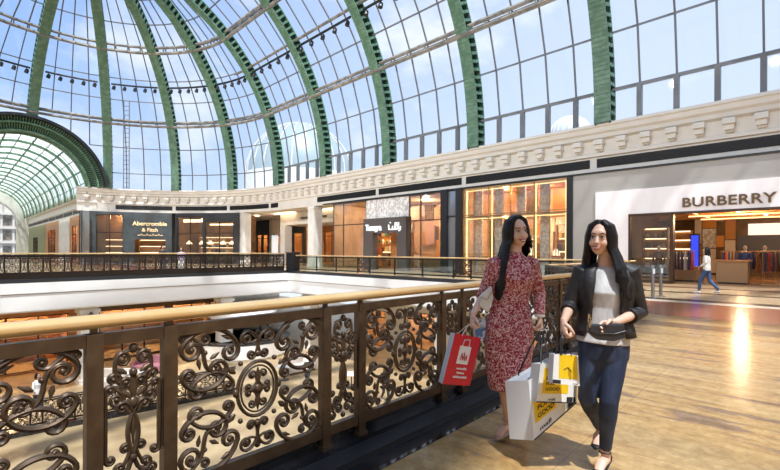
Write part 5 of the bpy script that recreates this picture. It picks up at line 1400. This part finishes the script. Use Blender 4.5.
# black clutch with gold chain
c0 = PX(606, 334, 2.62); t = thing('clutch_bag', 'black leather clutch with gold chain held at the blazer woman\'s waist', 'bag', c0, YAW)
Mi = (Matrix.Translation(c0) @ Matrix.Rotation(YAW, 4, 'Z')).inverted(); b = MB()
b.poly([Mi @ PX(x, y, 2.66) for x, y in ((590, 325), (625, 324), (626.5, 338), (615, 341.5), (598, 340), (590, 333))], None, Mi.to_3x3() @ (FW*.05)); obj('clutch_body', b, mat('black_leather', (.03, .03, .035), .3), t, bevel=.008)
b = MB(); b.loft([Mi @ PX(x, y, 2.655) for x, y in ((590, 331), (600, 333.5), (615, 334), (626, 331))], .003, 6); obj('flap_edge', b, M_black, t)
b = MB()
pts_ = [(590, 327), (588.5, 320), (589, 314), (590.5, 318), (591, 325)]
P = [Mi @ PX(x, y, 2.64) for x, y in pts_]
b.loft(P, [.002]*5, 6)
for i in range(14):
    f_ = i/13*(len(P)-1); k = min(int(f_), len(P)-2); p = P[k]+(P[k+1]-P[k])*(f_-k); b.ell(p, (.0045, .004, .0045), 7, rows=5)
obj('gold_chain', b, M_brass, t)

# =================== background people
def walker(label, loc, rz, h, top, legs_m, stride=.25, hairlen=.2, skin=M_skin2, vox=.014, group=None, skirt=None, seated=False, bagm=None):
    t = thing('person', label, 'person', loc, rz, group); k = h/1.68
    P = lambda x, y, z: V((x*k, y*k, z*k))
    sz = 0
    b = MB(); S_ = V((1, 0, 0))
    lower = -.42 if seated else 0
    tor = [((0, 0, .84), .15, .10), ((0, 0, .95), .15, .1), ((0, 0, 1.08), .12, .085), ((0, -.01, 1.24), .14, .105), ((0, 0, 1.36), .15, .08), ((0, 0, 1.41), .06, .055), ((0, -.01, 1.5), .045, .048)]
    b.loft([P(*c)+V((0, 0, lower)) for c, a, d in tor], [(a*k, d*k) for c, a, d in tor], 14, side=S_)
    arms = []
    for s_ in (-1, 1):
        A_ = [P(s_*.16, 0, 1.37), P(s_*.22, .03*s_, 1.12), P(s_*.2, -.12-.1*s_*stride*4, .95)]; A_ = [a+V((0, 0, lower)) for a in A_]; arms.append(A_)
        b.loft(A_, [.042*k, .034*k, .022*k], 8); b.ell(A_[2]+V((0, 0, -.05*k)), (.02*k, .035*k, .055*k), 8, rows=6)
    lg = []
    for s_ in (-1, 1):
        if seated: L_ = [P(s_*.08, 0, .46), P(s_*.1, -.42, .46), P(s_*.1, -.42, .08)]
        else: L_ = [P(s_*.085, 0, .86), P(s_*.085, -s_*stride*.6-.06, .47), P(s_*.08, -s_*stride*1.1+(.12 if s_ < 0 else 0), .09+(.04 if s_ < 0 else 0))]
        lg.append(L_); b.loft([L_[0], L_[1], L_[2]], [.08*k, .055*k, .034*k], 10); b.loft([L_[2], L_[2]+V((0, -.14*k, -.055*k))], [(.036*k, .03*k), (.03*k, .016*k)], 8, side=S_)
    fr = head(b, P(0, -.015, 1.575)+V((0, 0, lower)), (0, -1, 0), 0, k*.98)
    me = remesh(b, vox*.6, 2); me.materials.clear(); me.materials.append(skin); o = bpy.data.objects.new('body', me); COL.objects.link(o); o.parent = t
    hair(t, fr, [(th, hairlen, .03, 0) for th in (-70, -95, -120, -150, 180, 150, 120, 95, 70)], 2, .012)
    b = MB(); up = tor[(0 if not skirt else 0):6]
    b.loft([P(*c)+V((0, 0, lower)) for c, a, d in up], [(a*k+.02, d*k+.018) for c, a, d in up], 14, side=S_)
    for A_ in arms: b.loft([A_[0], A_[1], A_[1]*.3+A_[2]*.7], [.056*k, .046*k, .036*k], 10)
    me = remesh(b, vox, 2); me.materials.clear(); me.materials.append(top); o = bpy.data.objects.new('shirt', me); COL.objects.link(o); o.parent = t
    b = MB()
    if not seated: b.loft([P(0, 0, .94), P(0, 0, .82)], [(.165*k, .118*k), (.15*k, .11*k)], 14, side=S_)
    for L_ in lg: b.loft([L_[0], L_[1], L_[2]+V((0, 0, .03))], [.095*k, .068*k, .05*k], 10)
    me = remesh(b, vox, 2); me.materials.clear(); me.materials.append(legs_m); o = bpy.data.objects.new('trousers', me); COL.objects.link(o); o.parent = t
    for L_ in lg:
        b = MB(); a = L_[2]; b.loft([a+V((0, .04, -.05)), a+V((0, -.06, -.055)), a+V((0, -.16, -.07))], [(.045, .035), (.048, .032), (.035, .018)], 8, side=S_); obj('shoe', b, M_goods[6], t, True)
    return t
M_dkcl = mat('dark_clothes', (.03, .03, .04), .7); M_lav = mat('lavender_cloth', (.5, .42, .6), .7); M_blue = mat('blue_denim', (.05, .10, .22), .7); M_cr = mat('cream_cloth', (.75, .72, .66), .7); M_peach = mat('peach_cloth', (.75, .38, .22), .7)
p = hit(707, 293.5, 0)
walker('woman in a cream top and jeans walking past the bronze-lettered shop', p, math.radians(-100)+YAW*0, 1.62, M_cr, M_blue, .2, .22)
walker('person in dark clothes standing at the far left balustrade', (-28.3, 10.9, 0), math.radians(100), 1.72, M_dkcl, M_dkcl, .05, .05)
walker('person in a lavender shirt standing beside the one in dark clothes', (-28.0, 11.9, 0), math.radians(60), 1.6, M_lav, M_goods[6], .05, .25)
# ------------------------------------------------------------------ the storey below
ZL = -5.5
def low_col(x, y, label):
    t = thing('white_column', label, 'column', (x, y, ZL)); b = MB(); b.box((0, 0, 1.97), (.8, .8, 3.94)); obj('shaft', b, M_white, t, bevel=.03)
    b = MB(); b.box((0, 0, .12), (.95, .95, .24)); b.box((0, 0, 3.75), (.95, .95, .2)); obj('mouldings', b, M_white, t); return t
tcol = low_col(-27.6, 6.9, 'white lower column carrying a small black lantern, left of the balustrade posts')
ln = thing('wall_lantern', 'small black lantern on the white lower column', 'lamp', (-27.12, 6.9, -1.95)); b = MB(); b.lathe([(.02, .2), (.1, .1), (.14, -.1), (.06, -.2)], (.12, 0), 10); obj('lantern_body', b, M_black, ln); b = MB(); b.loft([(0, 0, .12), (.12, 0, .2)], .02, 6); obj('bracket', b, M_black, ln)
low_col(-25.5, 19.9, 'white lower column at the far corner of the opening'); low_col(-14, 19.9, 'white lower column under the far edge, middle one'); low_col(-27.6, 14.5, 'white lower column under the left edge, between lantern column and corner')
def lowshop(label, A, B, wallm, intm, gs, power, col, sign=None):
    A_, B_ = V((A[0], A[1], ZL)), V((B[0], B[1], ZL))
    t_, a_, r_, l_ = sx_shop('lower_shop', label, A_, B_, 3.95, None, wallm, intm, glass_spans=gs, depth=3.5, power=power, col=col)
    return t_, l_
S1, l1 = lowshop('long wood-lined cafe glowing orange on the lower storey, at the left', (-32, -2), (-32, 7.5), M_warm, M_warm, ((.5, 9.0, .1, 3.2),), 420, (1, .58, .25))
shelves(S1, .8, 8.6, 3.4, .5, 4, .62)
S2, l2 = lowshop('lower shop with amber shelves right of the lantern column', (-32, 8), (-32, 17.5), M_intdark, M_interior, ((.6, 4.5, .1, 3.2), (5, 9, .1, 3.2)), 320, (1, .62, .32))
shelves(S2, .8, 8.8, 3.4, .5, 4, .62)
S3, l3 = lowshop('pale lower shop under the far edge with dark doorways, left one', (-25, 24), (-15, 24), M_white, M_interior, ((1, 3, .0, 2.6), (5, 8.6, .3, 2.8)), 220, (1, .7, .42))
S4, l4_ = lowshop('pale lower shop under the far edge with dark doorways, right one', (-14.5, 24), (-4, 24), M_white, M_interior, ((1, 4, .0, 2.6), (5.5, 9.6, .3, 2.8)), 220, (1, .7, .42))
b = MB(); b.b2(-60, -32.05, -12, 26, -1.7, -1.55); b.b2(-60, -59, -12, 40, ZL, -1.5); struct('wall_lower_left', b, M_white)
# lower balustrade in front of the near walkway
def low_rail(P0, P1, label):
    return balustrade(label, P0, P1, [('W', .95), ('N', .3)], iron=M_bronzed, hand=M_dark)
a0, a1 = hit(-60, 452, ZL), hit(236, 392, ZL)
low_rail((a0.x, a0.y, ZL+.12), (a1.x, a1.y, ZL+.12), 'dark iron balustrade on the lower storey, seen through the near scrollwork')
b = MB(); d = (a1-a0); n_ = V((-d.y, d.x, 0)).normalized()*.2
b.prism([(a0+n_).xy, (a0-n_).xy, (a1-n_).xy, (a1+n_).xy], ZL, ZL+.2); struct('trim_10', b, M_granite, label='black kerb of the lower balustrade')
# round white kiosk
kc = hit(243, 352, ZL); t = thing('round_kiosk', 'round white counter kiosk on the lower storey', 'kiosk', kc)
b = MB(); b.lathe([(3.0, 0), (3.0, .1), (3.1, .15), (3.15, 1.0), (3.0, 1.05)], seg=40); obj('counter', b, M_fascia, t, True)
b = MB(); b.lathe([(3.18, 1.05), (3.2, 1.12), (2.6, 1.12), (2.6, 1.05)], seg=40); obj('counter_top', b, M_dark, t)
b = MB(); b.lathe([(2.2, 2.5), (2.3, 2.55), (2.3, 2.85), (2.2, 2.9)], seg=40); obj('canopy', b, M_fascia, t)
for i in range(4):
    a = .4+i*PI/2; b = MB(); b.loft([(2*math.cos(a), 2*math.sin(a), 1.05), (2*math.cos(a), 2*math.sin(a), 2.5)], .06, 8); obj('canopy_post', b, M_dark, t)
# sofas and tables of the lower cafe
def sofa(px, py, rz, label, m):
    p = hit(px, py, ZL); t = thing('sofa', label, 'sofa', p, rz)
    b = MB(); b.b2(-.9, .9, -.4, .4, .12, .45); obj('seat', b, m, t, bevel=.04)
    b = MB(); b.b2(-.9, .9, .28, .45, .4, .9); obj('backrest', b, m, t, bevel=.04)
    for s_ in (-1, 1):
        b = MB(); b.b2(s_*.9-.1, s_*.9+.1, -.4, .45, .12, .62); obj('armrest', b, m, t, bevel=.03)
    b = MB()
    for x in (-.8, .8):
        for y in (-.3, .3): b.b2(x-.03, x+.03, y-.03, y+.03, 0, .12)
    obj('legs', b, M_dark, t)
M_rose = mat('rose_velvet', (.38, .16, .2), .8); M_creamv = mat('cream_velvet', (.55, .48, .42), .8)
sofa(112, 388, YAW, 'cream sofa on the lower storey, left of the rose sofa', M_creamv); sofa(152, 372, YAW, 'rose sofa on the lower storey, seen between two near posts', M_rose)
sofa(300, 372, YAW+.8, 'cream sofa near the round kiosk on the lower storey', M_creamv)
for i, (px, py) in enumerate(((135, 386), (285, 380), (352, 388))):
    p = hit(px, py, ZL); t = thing('cafe_table', 'small round white cafe table on the lower storey, '+('left', 'middle', 'right')[i]+' one of three', 'table', p)
    b = MB(); b.lathe([(.25, 0), (.25, .03), (.03, .05), (.03, .7)], seg=14); obj('pedestal', b, M_dark, t); b = MB(); b.lathe([(.4, .7), (.42, .72), (.4, .74)], seg=20); obj('table_top', b, M_wp, t)
walker('person in a peach top walking on the lower storey behind the near scrollwork', hit(386, 402, ZL), 1.2, 1.65, M_peach, M_dkcl, .12, .3)
walker('person in white and black standing on the lower storey near the round kiosk', hit(308, 385, ZL), .6, 1.68, M_wp, M_dkcl, .1, .05)
walker('person in dark clothes standing by the lower balustrade at the left', hit(38, 415, ZL), 2.2, 1.75, M_wp, M_dkcl, .08, .05)
walker('person in a lavender shirt walking on the lower storey beyond the round kiosk', hit(268, 350, ZL), 1.6, 1.68, M_lav, M_blue, .2, .1)
# ------------------------------------------------------------------ outside the glass
def outdome(px, d, R, zc, label, m=M_wp):
    r = (px-390)/FPX*d; c = V((r*cs-d*sn, r*sn+d*cs, 0)); t = thing('outside_dome', label, 'dome', c)
    b = MB(); b.lathe([(R*math.cos(a), zc+R*math.sin(a)) for a in [i*PI/2/12 for i in range(13)]], seg=40); obj('dome_shell', b, m, t, True)
    b = MB(); b.lathe([(R*1.05, -2), (R*1.05, zc)], seg=40); obj('drum', b, M_cream, t)
    for i in range(24):
        a = i*PI/12; b = MB(); b.loft([(R*1.01*math.cos(q)*math.cos(a), R*1.01*math.cos(q)*math.sin(a), zc+R*1.01*math.sin(q)) for q in [k*PI/2/8 for k in range(9)]], .12, 4); obj('dome_rib', b, M_cream, t)
outdome(300, 95, 11, 17.0, 'pale green outside dome seen through the glass roof', mat('pale_dome_glass', (.36, .43, .45), .4))
outdome(570, 90, 4, 24.5, 'small white outside dome seen through the glass roof at the right', mat('white_dome', (.62, .64, .66), .6))
p = hit(126, 249.9+.5, 0); d = 80; r = (126-390)/FPX*d; c = V((r*cs-d*sn, r*sn+d*cs, 0))
t = thing('outside_ladder', 'thin steel ladder tower standing outside the glass, above the dark shop', 'ladder', c, YAW)
for s_ in (-1, 1):
    b = MB(); b.loft([(s_*.5, 0, 0), (s_*.5, 0, 28)], .09, 6); obj('rail', b, M_grey, t)
b = MB()
for i in range(34): b.loft([(-.5, 0, .6+i*.8), (.5, 0, .6+i*.8)], .06, 5)
obj('rungs', b, M_grey, t)
